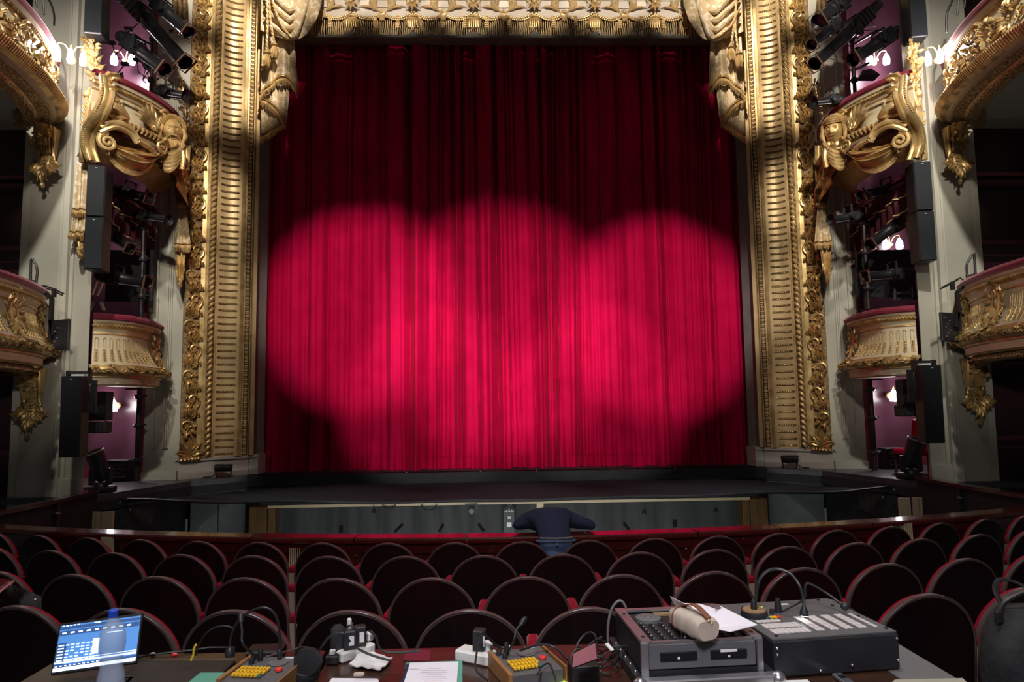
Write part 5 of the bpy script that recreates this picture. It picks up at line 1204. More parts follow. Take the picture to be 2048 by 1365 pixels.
def wst(a, r=1.0): return V((cx+.168*r*sin(a), 6.035-.118*r*cos(a)+.03, .205-.03*cos(a)*0+.012*cos(a)))
b.tube([wst(-1.25+2.5*k/20)+V((0, 0, .0)) for k in range(21)], .022, 8, flat=.6); b.build('waistband', 'denim', pr)
b = MB(); b.tube([wst(-1.0+2.0*k/16, .99)+V((0, 0, .026)) for k in range(17)], .010, 6); b.build('shirt_hem', 'rubber_grey', pr, label='grey shirt hem showing over the jeans')
b = MB(); p = wst(.5, 1.07); b.box(p, (.045, .008, .03), 0, Matrix.Rotation(.45, 3, 'Z')); b.build('leather_patch', 'brown_leather', pr, False)
b = MB(); p = wst(0, 1.12); b.beam(p+V((0, 0, -.03)), p+V((0, 0, .035)), .014, .008, up=(0, 1, 0)); b.build('belt_loop', 'rubber_grey', pr, False)
for h in (-1, 1):
    b = MB(); b.tube([V((cx+h*(.04+.018*k), 5.895+.0025*k*k*.6, .085-.006*abs(k-4)+.003*k)) for k in range(6)], .0045, 4); b.build('pocket_seam', 'cap_blue', pr) if 0 else None
# ============================================================ THE PRODUCTION TABLE
TZ = .50
tb = thing('production_table', 'long dark wood table laid over the seats, covered with sound and light gear', 'table', (-.4, 2.1, -.3))
b = MB(); b.box((-1.44, 2.10, TZ-.015), (.96, 1.10, .03), ch=.004); b.box((.025, 2.10, TZ-.015), (1.91, 1.10, .03), ch=.004); b.build('top_board', 'table_wood', tb, False)
b = MB(); b.box((1.075, 2.10, TZ-.015), (.18, 1.10, .03), ch=.004); b.build('top_leaf', 'rubber_grey', tb, False, label='greyish right-hand end board')
for x, y in ((-1.8, 1.7), (-1.8, 2.5), (-.4, 1.7), (-.4, 2.5), (1.1, 1.7), (1.1, 2.5)): b = MB(); b.beam((x, y, floor_z(y)), (x, y, TZ-.03), .05, .05, up=(0, 1, 0)); b.build('leg', 'iron', tb, False)
class Fr:                                      # a frame from three photographed top corners: front left, front right, back left
    def __init__(f, fl, fr_, bl, z):
        a, b_, c = on(*fl, z), on(*fr_, z), on(*bl, z); f.o = a; f.u = (b_-a).normalized(); f.W = (b_-a).length; f.v = V((-f.u.y, f.u.x, 0)); f.D = (c-a).dot(f.v); f.z = z; f.rot = Matrix((f.u, f.v, V((0, 0, 1)))).transposed()
    def p(f, x, y, z=0): return f.o+f.u*(x*f.W)+f.v*(y*f.D)+V((0, 0, z))
    def box(f, b, x0, x1, y0, y1, z0, z1, mi=0, ch=0.): b.box(f.p((x0+x1)/2, (y0+y1)/2, (z0+z1)/2), ((x1-x0)*f.W, (y1-y0)*f.D, z1-z0), mi, f.rot, ch)
# laptop
a, c, d = at(103, 1257, 2.42), at(264, 1236, 2.46), at(105, 1346, 2.36); lp = thing('laptop', 'open laptop with a bright blue spreadsheet screen at the left end of the table', 'laptop', (d.x+.1, 2.36, TZ))
ux = (c-a).normalized(); Wd = (c-a).length; uz = (a-d); uz = (uz-ux*uz.dot(ux)).normalized(); Hh = (a-d).length; nn = uz.cross(ux); nn = nn if nn.y < 0 else -nn; rot = Matrix((ux, -nn, uz)).transposed()
S = lambda x, y, o=0: d+ux*x*Wd+uz*y*Hh+nn*o
b = MB(); b.box(S(.5, .5, -.006), (Wd+.012, .010, Hh+.018), 0, rot, .003); b.build('lid', 'black_gloss', lp, False)
def panel(b, x0, x1, y0, y1, o, mi=0): b.add([S(x0, y0, o), S(x1, y0, o), S(x1, y1, o), S(x0, y1, o)], [(0, 1, 2, 3)], mi)
b = MB(); panel(b, 0, 1, 0, 1, .001, 0); panel(b, 0, 1, .9, .965, .002, 1); panel(b, 0, 1, .77, .87, .002, 1); panel(b, 0, .12, .13, .60, .002, 1); panel(b, 0, 1, .16, .20, .002, 3); panel(b, .1, 1, .225, .24, .0025, 3); panel(b, 0, 1, 0, .075, .002, 4); panel(b, 0, 1, .075, .13, .002, 1)
for k in range(5): panel(b, .03+.045*k, .055+.045*k, .965, .99, .003, 2)
for k in range(9): panel(b, .04+.1*k, .09+.1*k, .80, .835, .003, 2)
for r_ in range(6):
    for q in range(7): 
        if (r_*q) % 5 != 4: panel(b, .05+.062*q if q else .02, .09+.062*q, .20+.065*r_+.01, .235+.065*r_, .003, 2)
panel(b, .44, .52, .28, .62, .003, 2)
for k in range(10): panel(b, .02+.055*k, .05+.055*k, .095, .115, .003, 2)
panel(b, .42, .50, .965, .985, .003, 2); panel(b, .60, .8, .70, .72, .003, 3)
b.build('screen', ['blue_screen', 'navy_screen', 'white_screen', 'taskbar', 'taskbar'], lp, False)
b = MB(); e = d+nn*.004-uz*.012; bn = V((nn.x, nn.y, 0)).normalized(); ub = V((ux.x, ux.y, 0)).normalized(); b.box(e+ub*Wd*.5+bn*.115+V((0, 0, TZ+.011-e.z)), (Wd+.01, .23, .018), 0, Matrix((ub, -bn, V((0, 0, 1)))).transposed(), .004); b.build('base', 'black', lp, False)
b = MB(); 
for r_ in range(5):
    for q in range(14): b.box(e+ub*(Wd*(.06+.068*q))+bn*(.03+.018*r_)+V((0, 0, TZ+.022-e.z)), (.014, .013, .003), 0, Matrix((ub, -bn, V((0, 0, 1)))).transposed())
b.build('keyboard', 'housing', lp, False)
# water bottle
c = at(224, 1300, 2.12); c.z = TZ; top = at(226, 1222, 2.12).z-TZ; bt = thing('water_bottle', 'clear plastic water bottle with blue cap in front of the laptop screen', 'bottle', c); r_ = .037
b = MB(); b.lathe([(.01, .003), (r_*.9, .0), (r_, .012), (r_*.97, .04), (r_, .06), (r_, top*.40), (r_*.86, top*.46), (r_*.80, top*.54), (r_*.9, top*.62), (r_, top*.68), (r_*.98, top*.78), (r_*.75, top*.86), (r_*.36, top*.93), (r_*.33, top*.97)], c, n=24, cap=False); b.lathe([(r_*.3, top*.965), (r_*.33, top*.92), (r_*.7, top*.85), (r_*.94, top*.78), (r_*.96, top*.68), (r_*.76, top*.54), (r_*.96, top*.40), (r_*.96, .02), (.01, .012)], c, n=24, cap=False); b.build('shell', 'clear_plastic', bt)
b = MB(); b.lathe([(.014, top*.945), (.0145, top), (.012, top+.003), (.0, top+.003)], c, n=18); b.build('cap', 'cap_blue', bt)
# closed dark laptop and things at the left
f = Fr((222, 1362), (415, 1362), (262, 1321), TZ+.02); t = thing('closed_laptop', 'closed matt black laptop lying flat beside the bottle', 'laptop', f.p(.5, .5)); b = MB(); f.box(b, 0, 1.05, -.1, 1, -.018, 0, ch=.004); b.build('shell', 'housing', t, False); b = MB(); f.box(b, 0, 1.05, .985, 1.0, -.001, .001); b.build('hinge_edge', 'rubber_grey', t, False)
f = Fr((375, 1372), (465, 1372), (408, 1345), TZ+.03); b = MB(); f.box(b, -.1, 1.0, 0, 1, -.012, 0, ch=.004); tag(b.build('folder', 'green_plastic', None, False), 'translucent green plastic folder at the bottom edge, left of the first intercom', 'folder')
b = MB(); b.tube([on(x, y, TZ+.008) for x, y in ((265, 1318), (300, 1311), (340, 1306), (378, 1302), (420, 1296), (470, 1296))], .004); tag(b.build('black_cable', 'cable'), 'thin black cable lying between laptop and yellow lead', 'cable')
b = MB(); b.tube([at(x, y, 2.45) for x, y in ((382, 1322), (387, 1310), (388, 1298), (392, 1290))], .004); tag(b.build('yellow_lead', 'yellow'), 'short bright yellow lead standing up behind the closed laptop', 'cable')
for (x, y), m_, lab in (((306, 1309), 'white_plastic', 'tiny white plug on the cable right of the laptop'), ((349, 1310), 'red_button', 'tiny red plug on the cable right of the laptop')): b = MB(); b.ball(on(x, y, TZ+.006), .008, sc=(1.5, .8, .8)); tag(b.build('cable_plug', m_), lab, 'plug')
# intercom stations
def intercom(label, fl, fr_, bl, z, mic):
    f = Fr(fl, fr_, bl, z); t = thing('intercom_station', label, 'intercom', f.p(.5, .5)); t_ = z-TZ
    b = MB(); b.add([f.p(x, y, zz) for x in (.04, .96) for y, zz in ((0, -.005), (1, .0), (1, -t_+.002), (0, -t_+.002))], [(0, 1, 2, 3), (4, 5, 6, 7), (0, 1, 5, 4), (1, 2, 6, 5), (2, 3, 7, 6), (3, 0, 4, 7)]); b.build('panel', 'console_grey', t, False)
    for x in (0, 1): b = MB(); f.box(b, x-.03*(x == 0)+.0, x+.045-.015*(x == 1), -.03, 1.03, -t_+.001, .006, ch=.002); b.build('side_cheek', 'console_wood', t, False)
    for r2 in range(3):
        for q in range(8):
            if r2 == 0 and q == 7: b = MB(); f.box(b, .13+.065*q, .18+.065*q, .13, .21, 0, .008, ch=.002); b.build('key', 'teal', t, False, label='teal key')
            else: b = MB(); f.box(b, .13+.065*q, .18+.065*q, .13+.13*r2, .22+.13*r2, 0, .010, ch=.002); b.build('key', 'key_yellow', t, False)
    b = MB(); b.lathe([(.012, 0), (.012, .007), (.009, .009)], f.p(.79, .45), n=14); b.build('talk_button', 'red_button', t)
    b = MB(); b.lathe([(.034, 0), (.034, .002), (.03, .0025)], f.p(.62, .78), n=24); b.build('speaker_grille', 'rubber_grey', t)
    b = MB(); f.box(b, .66, .86, .95, .99, 0, .004); b.build('name_strip', 'label_white', t, False)
    for x, y in ((.12, .86), (.17, .70)): b = MB(); b.lathe([(.009, 0), (.008, .014), (.007, .016)], f.p(x, y), n=12); b.build('knob', 'black', t)
    s0 = f.p(.26, .84); pts = [s0]+[at(x, y, Y_) for x, y, Y_ in mic]; b = MB(); b.tube(spline(pts, 8), .0042, 7); b.lathe([(.009, 0), (.009, .03), (.005, .04)], s0, n=10); b.build('gooseneck', 'cable', t)
    e = pts[-1]; d_ = (pts[-1]-pts[-2]).normalized(); b = MB(); b.lathe([(.004, -.01), (.009, 0), (.010, .02), (.006, .028)], e, d_, 10); b.build('microphone', 'black', t); return t
intercom('intercom station with yellow keys left of the headphones', (437, 1361), (555, 1366), (464, 1312), TZ+.05, [(487, 1290, 2.35), (484, 1262, 2.38), (482, 1243, 2.4)])
intercom('intercom station with yellow keys in the middle of the table', (1020, 1352), (1130, 1335), (992, 1305), TZ+.05, [(1027, 1285, 2.32), (1033, 1262, 2.34), (1043, 1248, 2.36)])
def neck(label, pts, r=.0045, head=None, name='gooseneck_lamp', cat='lamp'):
    t = thing(name, label, cat, at(*pts[0])); b = MB(); P_ = [at(*p) for p in pts]; b.tube(spline(P_, 8), r, 7); b.lathe([(.016, -.012), (.016, .008), (.006, .02)], P_[0], n=12); b.build('neck', 'cable', t)
    if head: b = MB(); b.lathe(head, P_[-1], (P_[-1]-P_[-2]).normalized(), 12); b.build('head', 'black', t)
    return t
neck('tall black gooseneck lamp arching over the left intercom', [(460, 1306, 2.42), (461, 1280, 2.42), (472, 1250, 2.42), (495, 1227, 2.42), (525, 1216, 2.42), (547, 1226, 2.42), (558, 1255, 2.42), (559, 1298, 2.42)], head=[(.004, 0), (.009, .01), (.009, .03), (.004, .035)])
b = MB(); b.tube(spline([at(x, y, 2.46) for x, y in ((391, 1312), (398, 1290), (412, 1268), (430, 1256), (452, 1253), (467, 1258))], 6), .003); tag(b.build('arched_cable', 'cable'), 'thin black cable arching from the yellow lead to the left gooseneck lamp', 'cable')
f = Fr((491, 1303), (562, 1301), (502, 1289), TZ+.035); t = thing('black_receiver', 'small black box with a silver front edge behind the left intercom', 'device', f.p(.5, .5)); b = MB(); f.box(b, 0, 1, 0, 1, -.034, 0, ch=.003); b.build('case', 'black_gloss', t, False); b = MB(); f.box(b, 0, .92, -.02, .03, -.010, -.003); b.build('front_edge', 'steel', t, False)
b = MB(); b.beam(on(532, 1314, TZ+.055), on(603, 1296, TZ+.04), .006, .004); tag(b.build('silver_rod', 'steel', None, False), 'thin silver rod lying across the back of the left intercom', 'rod')
# headphones
c = on(616, 1325, TZ+.06); t = thing('headphones', 'black headphones standing beside the left intercom', 'headphones', (c.x, c.y, TZ)); b = MB(); b.lathe([(.02, -.02), (.043, -.018), (.046, 0), (.043, .016), (.022, .018)], c, (-.2, -1, .15), 24); b.build('ear_cup', 'black', t)
b = MB(); b.lathe([(.02, -.018), (.043, -.016), (.046, 0), (.04, .014), (.02, .016)], on(612, 1345, TZ+.022), (.1, -.25, 1), 24); b.build('ear_cup', 'black', t)
b = MB(); b.tube(spline([c+V((0, .01, .04)), c+V((-.05, .05, .02)), c+V((-.055, .05, -.04)), on(590, 1340, TZ+.02)], 6), .007); b.build('headband', 'black_gloss', t)
b = MB(); c = on(665, 1312, TZ+.03); b.box(c+V((0, 0, -.012)), (.045, .035, .03), ch=.004); b.box(c+V((-.0, 0, .012)), (.018, .014, .014), 1); tag(b.build('belt_pack', ['black', 'white_plastic'], None, False), 'little black belt pack with a white switch right of the headphones', 'device')
# power strips
def strip(label, fl, fr_, bl, h, adapters):
    f = Fr(fl, fr_, bl, TZ+h); t = thing('power_strip', label, 'power strip', f.p(.5, .5)); b = MB(); f.box(b, 0, 1, 0, 1, -h+.001, 0, ch=.006); b.build('body', 'white_plastic', t, False); return f
f = strip('white power strip lying at a slant behind the crumpled tissue', (684, 1308), (752, 1287), (690, 1296), .038, 0)
def adapter(label, p, d, plug='black', rz=.3):
    t = thing('power_adapter', label, 'adapter', p); b = MB(); b.box(p, d, 0, Matrix.Rotation(rz, 3, 'Z'), .004); b.build('body', plug, t, False); b = MB(); b.box(p+V((.01, -d[1]/2-.0005, .0)), (d[0]*.4, .002, d[2]*.5), 0, Matrix.Rotation(rz, 3, 'Z')); b.build('rating_label', 'label_white' if plug == 'black' else 'rubber_grey', t, False)
adapter('black plug adapter standing on the left of the slanted power strip', f.p(.32, .5, .033), (.045, .04, .065)); adapter('black plug adapter on the middle of the slanted power strip', f.p(.62, .5, .035), (.04, .04, .07)); adapter('white plug standing at the back of the slanted power strip', f.p(.38, .9, .075), (.016, .016, .05), 'white_plastic')
adapter('small white plug at the right end of the slanted power strip', f.p(.95, .7, .02), (.025, .025, .03), 'white_plastic')
b = MB()
for k, P6 in enumerate((((640, 1300), (655, 1278), (672, 1268), (688, 1268), (700, 1285)), ((690, 1262), (700, 1252), (712, 1262), (716, 1285)), ((738, 1262), (752, 1275), (762, 1300), (790, 1306), (840, 1302)), ((712, 1296), (735, 1308), (765, 1318), (782, 1322)))): b.tube(spline([at(x, y, 2.4-.05*(k == 3)) for x, y in P6], 6), .0042)
tag(b.build('cable_bundle', 'cable'), 'black cables looping over the slanted power strip', 'cable')
b = MB(); b.box(on(676, 1282, TZ+.06), (.05, .05, .11), 0, Matrix.Rotation(.4, 3, 'Z'), .015); b.ball(on(698, 1274, TZ+.08), .02); tag(b.build('black_pouch', 'black_cloth'), 'lumpy black pouch leaning behind the slanted power strip', 'pouch')
f = strip('white power strip alone left of the middle intercom', (908, 1300), (975, 1313), (914, 1285), .04, 0)
adapter('black plug adapter on the lone white power strip', f.p(.60, .55, .036), (.042, .045, .07), rz=-.2); adapter('small white plug beside the adapter on the lone power strip', f.p(.86, .6, .018), (.025, .03, .035), 'white_plastic')
adapter('small white plug behind the middle intercom', on(1015, 1300, TZ+.025), (.03, .02, .025), 'white_plastic')
b = MB(); b.tube(spline([at(958, 1275, 2.36), at(953, 1310, 2.3), at(952, 1340, 2.2), at(975, 1362, 2.12)], 8), .0035); b.tube(spline([at(955, 1272, 2.4), at(965, 1266, 2.4), at(985, 1285, 2.42), at(1000, 1296, 2.43), at(1020, 1298, 2.43)], 8), .004); b.tube(spline([on(880, 1328, TZ+.005), on(930, 1322, TZ+.005), on(980, 1310, TZ+.005)], 8), .0035)
tag(b.build('adapter_cable', 'cable'), 'thin black cable hanging from the lone power strip adapter', 'cable')
b = MB(); b.tube(spline([at(1040, 1302, 2.36), at(1080, 1290, 2.4), at(1110, 1296, 2.4), at(1135, 1320, 2.35)], 8), .004); b.tube(spline([on(1075, 1350, TZ+.06), on(1085, 1333, TZ+.065), on(1100, 1330, TZ+.06), on(1112, 1362, TZ+.02)], 8), .003); tag(b.build('intercom_cable', 'cable'), 'black cable draped around the middle intercom', 'cable')
# tissue, papers, eraser
def sheet(name, label, cat, corners, z, matn, th=.004, crumple=0., n=10):
    P_ = [on(x, y, z) for x, y in corners]; b = MB(); random.seed(len(label)); ph = [random.uniform(0, 6) for _ in range(6)]
    def g(u, v):
        p = P_[0].lerp(P_[1], u).lerp(P_[3].lerp(P_[2], u), v); h = crumple*(sin(u*9+ph[0])*sin(v*7+ph[1])+.6*sin(u*19+v*13+ph[2])+1.2)
        return V((p.x+crumple*.5*sin(v*9+ph[3]), p.y+crumple*.5*sin(u*9+ph[4]), z+h*.8))
    b.grid(g, n, n); b.grid(lambda u, v: g(u, v)-V((0, 0, th)), n, n)
    for k in range(n):
        for e in ((0, k), (n, k), (k, 0), (k, n)):
            a_ = (e[0]/n, e[1]/n); c_ = (e[0]/n, (e[1]+1)/n) if e[0] in (0, n) and (e == (0, k) or e == (n, k)) else ((e[0]+1)/n, e[1]/n)
            p, q = g(*a_), g(*c_); b.add([p, q, q-V((0, 0, th)), p-V((0, 0, th))], [(0, 1, 2, 3)])
    return tag(b.build(name, matn, None, crumple > 0), label, cat)
sheet('tissue', 'crumpled white tissue in front of the slanted power strip', 'tissue', [(698, 1333), (762, 1342), (786, 1318), (722, 1303)], TZ+.012, 'white', .004, .005, 14)
sheet('paper_sheet', 'white sheet of paper cut by the bottom edge, left of the paper pile', 'paper', [(646, 1382), (762, 1384), (756, 1358), (664, 1357)], TZ+.006, 'paper')
b = MB(); p = on(718, 1350, TZ+.012); b.box(p, (.036, .016, .014), ch=.004); tag(b.build('eraser', 'beige_cloth'), 'small beige eraser above the cut-off white sheet', 'eraser')
t = thing('script_pile', 'pile of printed pages with green tabs in the middle of the table', 'papers', on(865, 1345, TZ))
for nme, cs, z, m_ in (('cover', [(800, 1385), (925, 1385), (925, 1322), (812, 1326)], TZ+.010, 'green_plastic'), ('under_page', [(795, 1385), (900, 1385), (905, 1326), (812, 1330)], TZ+.013, 'navy_knit'), ('top_page', [(802, 1385), (912, 1387), (917, 1324), (820, 1326)], TZ+.017, 'paper')):
    P_ = [on(x, y, z) for x, y in cs]; b = MB(); b.add(P_+[p-V((0, 0, .0028)) for p in P_], [(0, 1, 2, 3), (4, 5, 6, 7), (0, 1, 5, 4), (1, 2, 6, 5), (2, 3, 7, 6), (3, 0, 4, 7)]); b.build(nme, m_, t, False)
b = MB()
for k, w_ in enumerate((.3, .55, .6, .35, .5, .6, .45)): 
    y = 1338+4.2*k; b.beam(on(868-45*w_, y, TZ+.0172), on(868+45*w_, y-.3, TZ+.0172), .0012, .0004)
b.build('text_line', 'rubber_grey', t, False)
sheet('red_card', 'flat dull red card at the back of the table behind the paper pile', 'card', [(806, 1321), (860, 1322), (862, 1301), (813, 1300)], TZ+.004, 'maroon', .003)  # thin flat dull red area on the table top
sheet('sticky_note', 'yellow-green sticky note at the bottom edge below the middle intercom', 'note', [(1102, 1372), (1142, 1372), (1130, 1360), (1106, 1361)], TZ+.006, 'sticky', .003)
# card box with red lid
f = Fr((1146, 1336), (1196, 1332), (1150, 1325), TZ+.06); t = thing('card_box', 'black box holding dark red cards left of the flight case', 'box', f.p(.5, .5)); b = MB(); f.box(b, 0, 1.05, 0, 1.6, -.058, 0, ch=.003)
for k in range(3): f.box(b, .2, .8, -.03, 0, -.05+.015*k, -.045+.015*k)
b.build('holder', 'black', t, False); b = MB(); b.add([at(1145, 1336, 2.10), at(1147, 1308, 2.14), at(1190, 1287, 2.16), at(1194, 1318, 2.12), at(1147, 1338, 2.13), at(1149, 1310, 2.17), at(1192, 1289, 2.19), at(1196, 1320, 2.15)], [(0, 1, 2, 3), (4, 5, 6, 7), (0, 1, 5, 4), (1, 2, 6, 5), (2, 3, 7, 6), (3, 0, 4, 7)]); b.build('card', 'maroon', t, False)
random.seed(3); t = thing('cable_tangle', 'tangle of black cables left of the flight case', 'cable', on(1190, 1310, TZ))
for k in range(9):
    c = on(random.uniform(1165, 1235), random.uniform(1292, 1345), TZ+.02); r1 = random.uniform(.03, .07); a0 = random.uniform(0, 6); b = MB(); b.tube([c+V((r1*cos(a0+a), r1*.8*sin(a0+a), .02+.03*sin(a*1.3+k))) for a in [q*.35 for q in range(random.randint(9, 18))]], random.uniform(.0025, .004), 6); b.build('cable', 'cable', t)
b = MB(); b.tube(spline([at(x, y, 2.42) for x, y in ((1216, 1285), (1216, 1255), (1221, 1225), (1232, 1206), (1243, 1203), (1252, 1216))], 6), .0045); b.build('arched_cable', 'rubber_grey', t)
b = MB(); p = on(1220, 1300, TZ+.03); b.beam(at(1213, 1288, 2.35), at(1225, 1302, 2.33), .014, .004); tag(b.build('cable_tag', 'white_plastic', None, False), 'small white tag hanging in the cable tangle', 'tag')
# flight case with the double player
ZC = TZ+.135; f = Fr((1285, 1287), (1522, 1276), (1247, 1219), ZC); W_, D_ = f.W, f.D
t = thing('flight_case', 'open aluminium-edged flight case holding a black mixer and disc player', 'case', f.p(.5, .5)); print('case', W_, D_)
b = MB(); f.box(b, -.0, .03, 0, 1, -.11, -.004); f.box(b, .97, 1.0, 0, 1, -.11, -.004); f.box(b, 0, 1, .98, 1, -.11, -.004); b.build('side_wall', 'black', t, False)
b = MB(); f.box(b, -.01, .075, 0, 1, -.006, .004); f.box(b, .925, 1.01, 0, 1, -.006, .004); f.box(b, .06, .94, .93, 1.0, -.006, .002); f.box(b, .06, .94, -.0, .03, -.006, .002); b.build('top_edge', 'alu', t, False)
for x in (.035, .965):
    for y in (.12, .8): b = MB(); b.lathe([(.006, .004), (.006, .007), (.002, .008)], f.p(x, y), n=10); b.build('screw', 'black', t)
b = MB(); f.box(b, .05, .95, -.005, .02, -.085, -.006, ch=.003); b.build('player_front', 'console_grey', t, False)
for x0 in (.14, .56): b = MB(); f.box(b, x0, x0+.31, -.022, -.004, -.060, -.030, ch=.003); f.box(b, x0+.03, x0+.28, -.028, -.02, -.052, -.040); b.build('disc_slot', 'black_gloss', t, False)
b = MB(); f.box(b, .64, .78, -.034, -.026, -.036, -.028); f.box(b, .70, .72, -.034, -.028, -.052, -.046); f.box(b, .28, .30, -.034, -.026, -.052, -.044); b.build('slot_label', 'label_white', t, False)
for x0, x1 in ((-.02, .04), (.955, 1.0)): b = MB(); f.box(b, x0, x1, -.03, .0, -.115, -.0); b.build('front_latch_bar', 'alu', t, False)
b = MB(); f.box(b, .03, .97, -.0, .25, -.115, -.088); b.build('lower_ledge', 'black', t, False)
b = MB(); f.box(b, -.07, 1.09, -.16, -.05, -.134, -.098, ch=.004); b.build('tray_rail', 'alu', t, False)
b = MB(); f.box(b, -.07, -.01, -.05, 1.02, -.134, -.10, ch=.003); f.box(b, 1.02, 1.09, -.05, 1.02, -.134, -.10, ch=.003); f.box(b, -.02, 1.04, -.06, 1.02, -.134, -.124); b.build('tray_side', 'black', t, False)
for x in (-.06, 1.075): b = MB(); b.ball(f.p(x, -.13, -.112), .024, nu=14, nv=9); b.build('corner_ball', 'steel', t)
for k in range(5): b = MB(); b.ball(f.p(-.045, .08+.18*k, -.098), .005); b.build('rivet', 'steel', t)
mx = f
b = MB(); f.box(b, .07, .93, .03, .93, -.02, -.012); b.build('mixer_plate', 'black', t, False)
b = MB(); b.lathe([(.045, -.012), (.045, -.002), (.04, .0), (.012, .0), (.01, .004)], f.p(.24, .72), n=28); b.build('jog_wheel', 'rubber_grey', t)
b = MB(); f.box(b, .33, .55, .83, .90, -.012, -.006); b.build('key_strip', 'brown_ring', t, False)
for r2 in range(6):
    for q in range(9):
        b = MB(); p = f.p(.12+.088*q, .09+.085*r2, -.012); b.lathe([(.0065, 0), (.005, .012), (.001, .013)], p, n=8); b.box(p+V((0, 0, .0135)), (.002, .006, .001), 1); b.build('knob', ['housing', 'label_white'], t)
b = MB()
for q in range(9): f.box(b, .165+.088*q, .168+.088*q, .06, .56, -.0125, -.0115)
b.build('panel_line', 'rubber_grey', t, False)
# pencil case and papers on the case
a, c = on(1357, 1232, ZC+.045), on(1418, 1262, ZC+.045); dd = (c-a).normalized(); ss = V((-dd.y, dd.x, 0)); Lg = (c-a).length
t = thing('pencil_case', 'beige canvas pencil case with a brown leather strap on the flight case', 'pencil case', a.lerp(c, .5))
b = MB(); hw = .042
def pc(u, v):
    g = 2*pi*u; k = min(1, 6*v+.25, 6*(1-v)+.35); sq = (abs(cos(g))**.6)*(1 if cos(g) > 0 else -1); sz = (abs(sin(g))**.6)*(1 if sin(g) > 0 else -1)
    return a+dd*(Lg*v+.004*sin(g*2))+ss*(sq*hw*(.85+.15*k)+.001*sin(v*20+g))+V((0, 0, sz*.036*(.72+.28*k)+.001*sin(v*17)))
b.grid(pc, 24, 20, cu=True); b.add([pc(k/24, 0) for k in range(24)], [tuple(range(24))]); b.add([pc(k/24, 1) for k in range(24)], [tuple(range(24))]); b.build('pouch', 'beige_cloth', t)
b = MB(); b.tube([a+dd*Lg*.16+ss*cos(g)*(hw+.001)*1.0+V((0, 0, sin(g)*.040)) for g in [2*pi*k/24 for k in range(25)]], .006, 6, flat=.5); b.build('leather_band', 'brown_leather', t)
b = MB(); N = 14; pts = [a+dd*Lg*(.15+.85*k/N)+V((0, 0, .038+.022*sin(pi*k/N))) for k in range(N+1)]
for p, q in zip(pts, pts[1:]): b.beam(p, q+(q-p)*.05, .020, .003)
b.build('strap', 'brown_leather', t, False)
b = MB(); b.ball(c+V((0, 0, .03)), .006); b.ball(c+V((0, 0, .02))+ss*.01, .005); b.build('zip_pull', 'gold_bright', t)
t = thing('loose_papers', 'white printed sheets lying across the flight case under the pencil case', 'papers', on(1440, 1235, ZC))
for nme, cs in (('sheet', [(1420, 1256, .03), (1461, 1264, .03), (1515, 1250, .03), (1440, 1212, .06)]), ('sheet', [(1368, 1207, .05), (1425, 1254, .032), (1496, 1240, .034), (1400, 1208, .06)]), ('sheet', [(1340, 1193, .12), (1352, 1215, .07), (1380, 1222, .06), (1372, 1209, .09)])):
    P_ = [on(x, y, ZC+h) for x, y, h in cs]; b = MB(); b.add(P_+[p-V((0, 0, .002)) for p in P_], [(0, 1, 2, 3), (4, 5, 6, 7), (0, 1, 5, 4), (1, 2, 6, 5), (2, 3, 7, 6), (3, 0, 4, 7)]); b.build(nme, 'paper', t, False)
b = MB(); b.beam(on(1430, 1216, ZC+.062), on(1441, 1215, ZC+.060), .012, .001); b.build('printed_mark', 'rubber_grey', t, False)
# the lighting / vision console
ZV = TZ+.125; f = Fr((1546, 1281), (1798, 1264), (1500, 1206), ZV); print('console', f.W, f.D)
t = thing('vision_console', 'big grey-topped control desk with rows of pale keys at the right of the table', 'console', f.p(.5, .5))
b = MB(); f.box(b, 0, 1, 0, 1, -.123, -.004, ch=.006); b.build('case', 'black', t, False); b = MB(); f.box(b, .0, .985, .01, .985, -.004, .001); b.build('top_plate', 'console_grey', t, False)
b = MB(); f.box(b, -.005, .05, -.012, 0, -.12, -.01); b.build('corner_plate', 'housing', t, False)
b = MB()
for x, z in ((.022, -.025), (.022, -.045), (.03, -.1), (.35, -.105), (.6, -.095), (.97, -.02), (.97, -.09)): b.ball(f.p(x, -.014, z), .005)
b.build('screw', 'steel', t)
for k in range(4):
    for h in range(2):
        for r2 in range(5): b = MB(); f.box(b, .41+.115*k+.035*h, .44+.115*k+.035*h, .12+.075*r2, .185+.075*r2, .001, .006, ch=.001); b.build('key', 'key_white', t, False)
for r2 in range(5): b = MB(); f.box(b, .875, .905, .12+.075*r2, .185+.075*r2, .001, .006, ch=.001); b.build('key', 'key_white', t, False)
for y0, n in ((.11, 7), (.25, 7)):
    for q in range(n): b = MB(); f.box(b, .07+.042*q, .108+.042*q, y0, y0+.1, .001, .006, ch=.001); b.build('key', 'key_white', t, False)
for q in range(5): b = MB(); f.box(b, .07+.04*q, .105+.04*q, .40, .45, .001, .006, ch=.001); b.build('key', 'key_white', t, False)
for q in range(7): b = MB(); f.box(b, .10+.032*q, .128+.032*q, .50, .54, .001, .006, ch=.001); b.build('key', 'teal' if q < 4 else 'key_yellow' if q < 6 else 'red_button', t, False, label=('teal', 'yellow', 'red')[0 if q < 4 else 1 if q < 6 else 2]+' key')
b = MB(); f.box(b, .10, .24, .58, .60, .001, .003); b.build('display_slot', 'black', t, False)
b = MB(); b.lathe([(.028, .001), (.028, .003), (.0, .003)], f.p(.22, .84), n=22); b.build('speaker_grille', 'rubber_grey', t)
for x, y in ((.12, .76), (.30, .63)): b = MB(); b.lathe([(.009, 0), (.007, .018), (.001, .019)], f.p(x, y), n=12); b.build('knob', 'black', t)
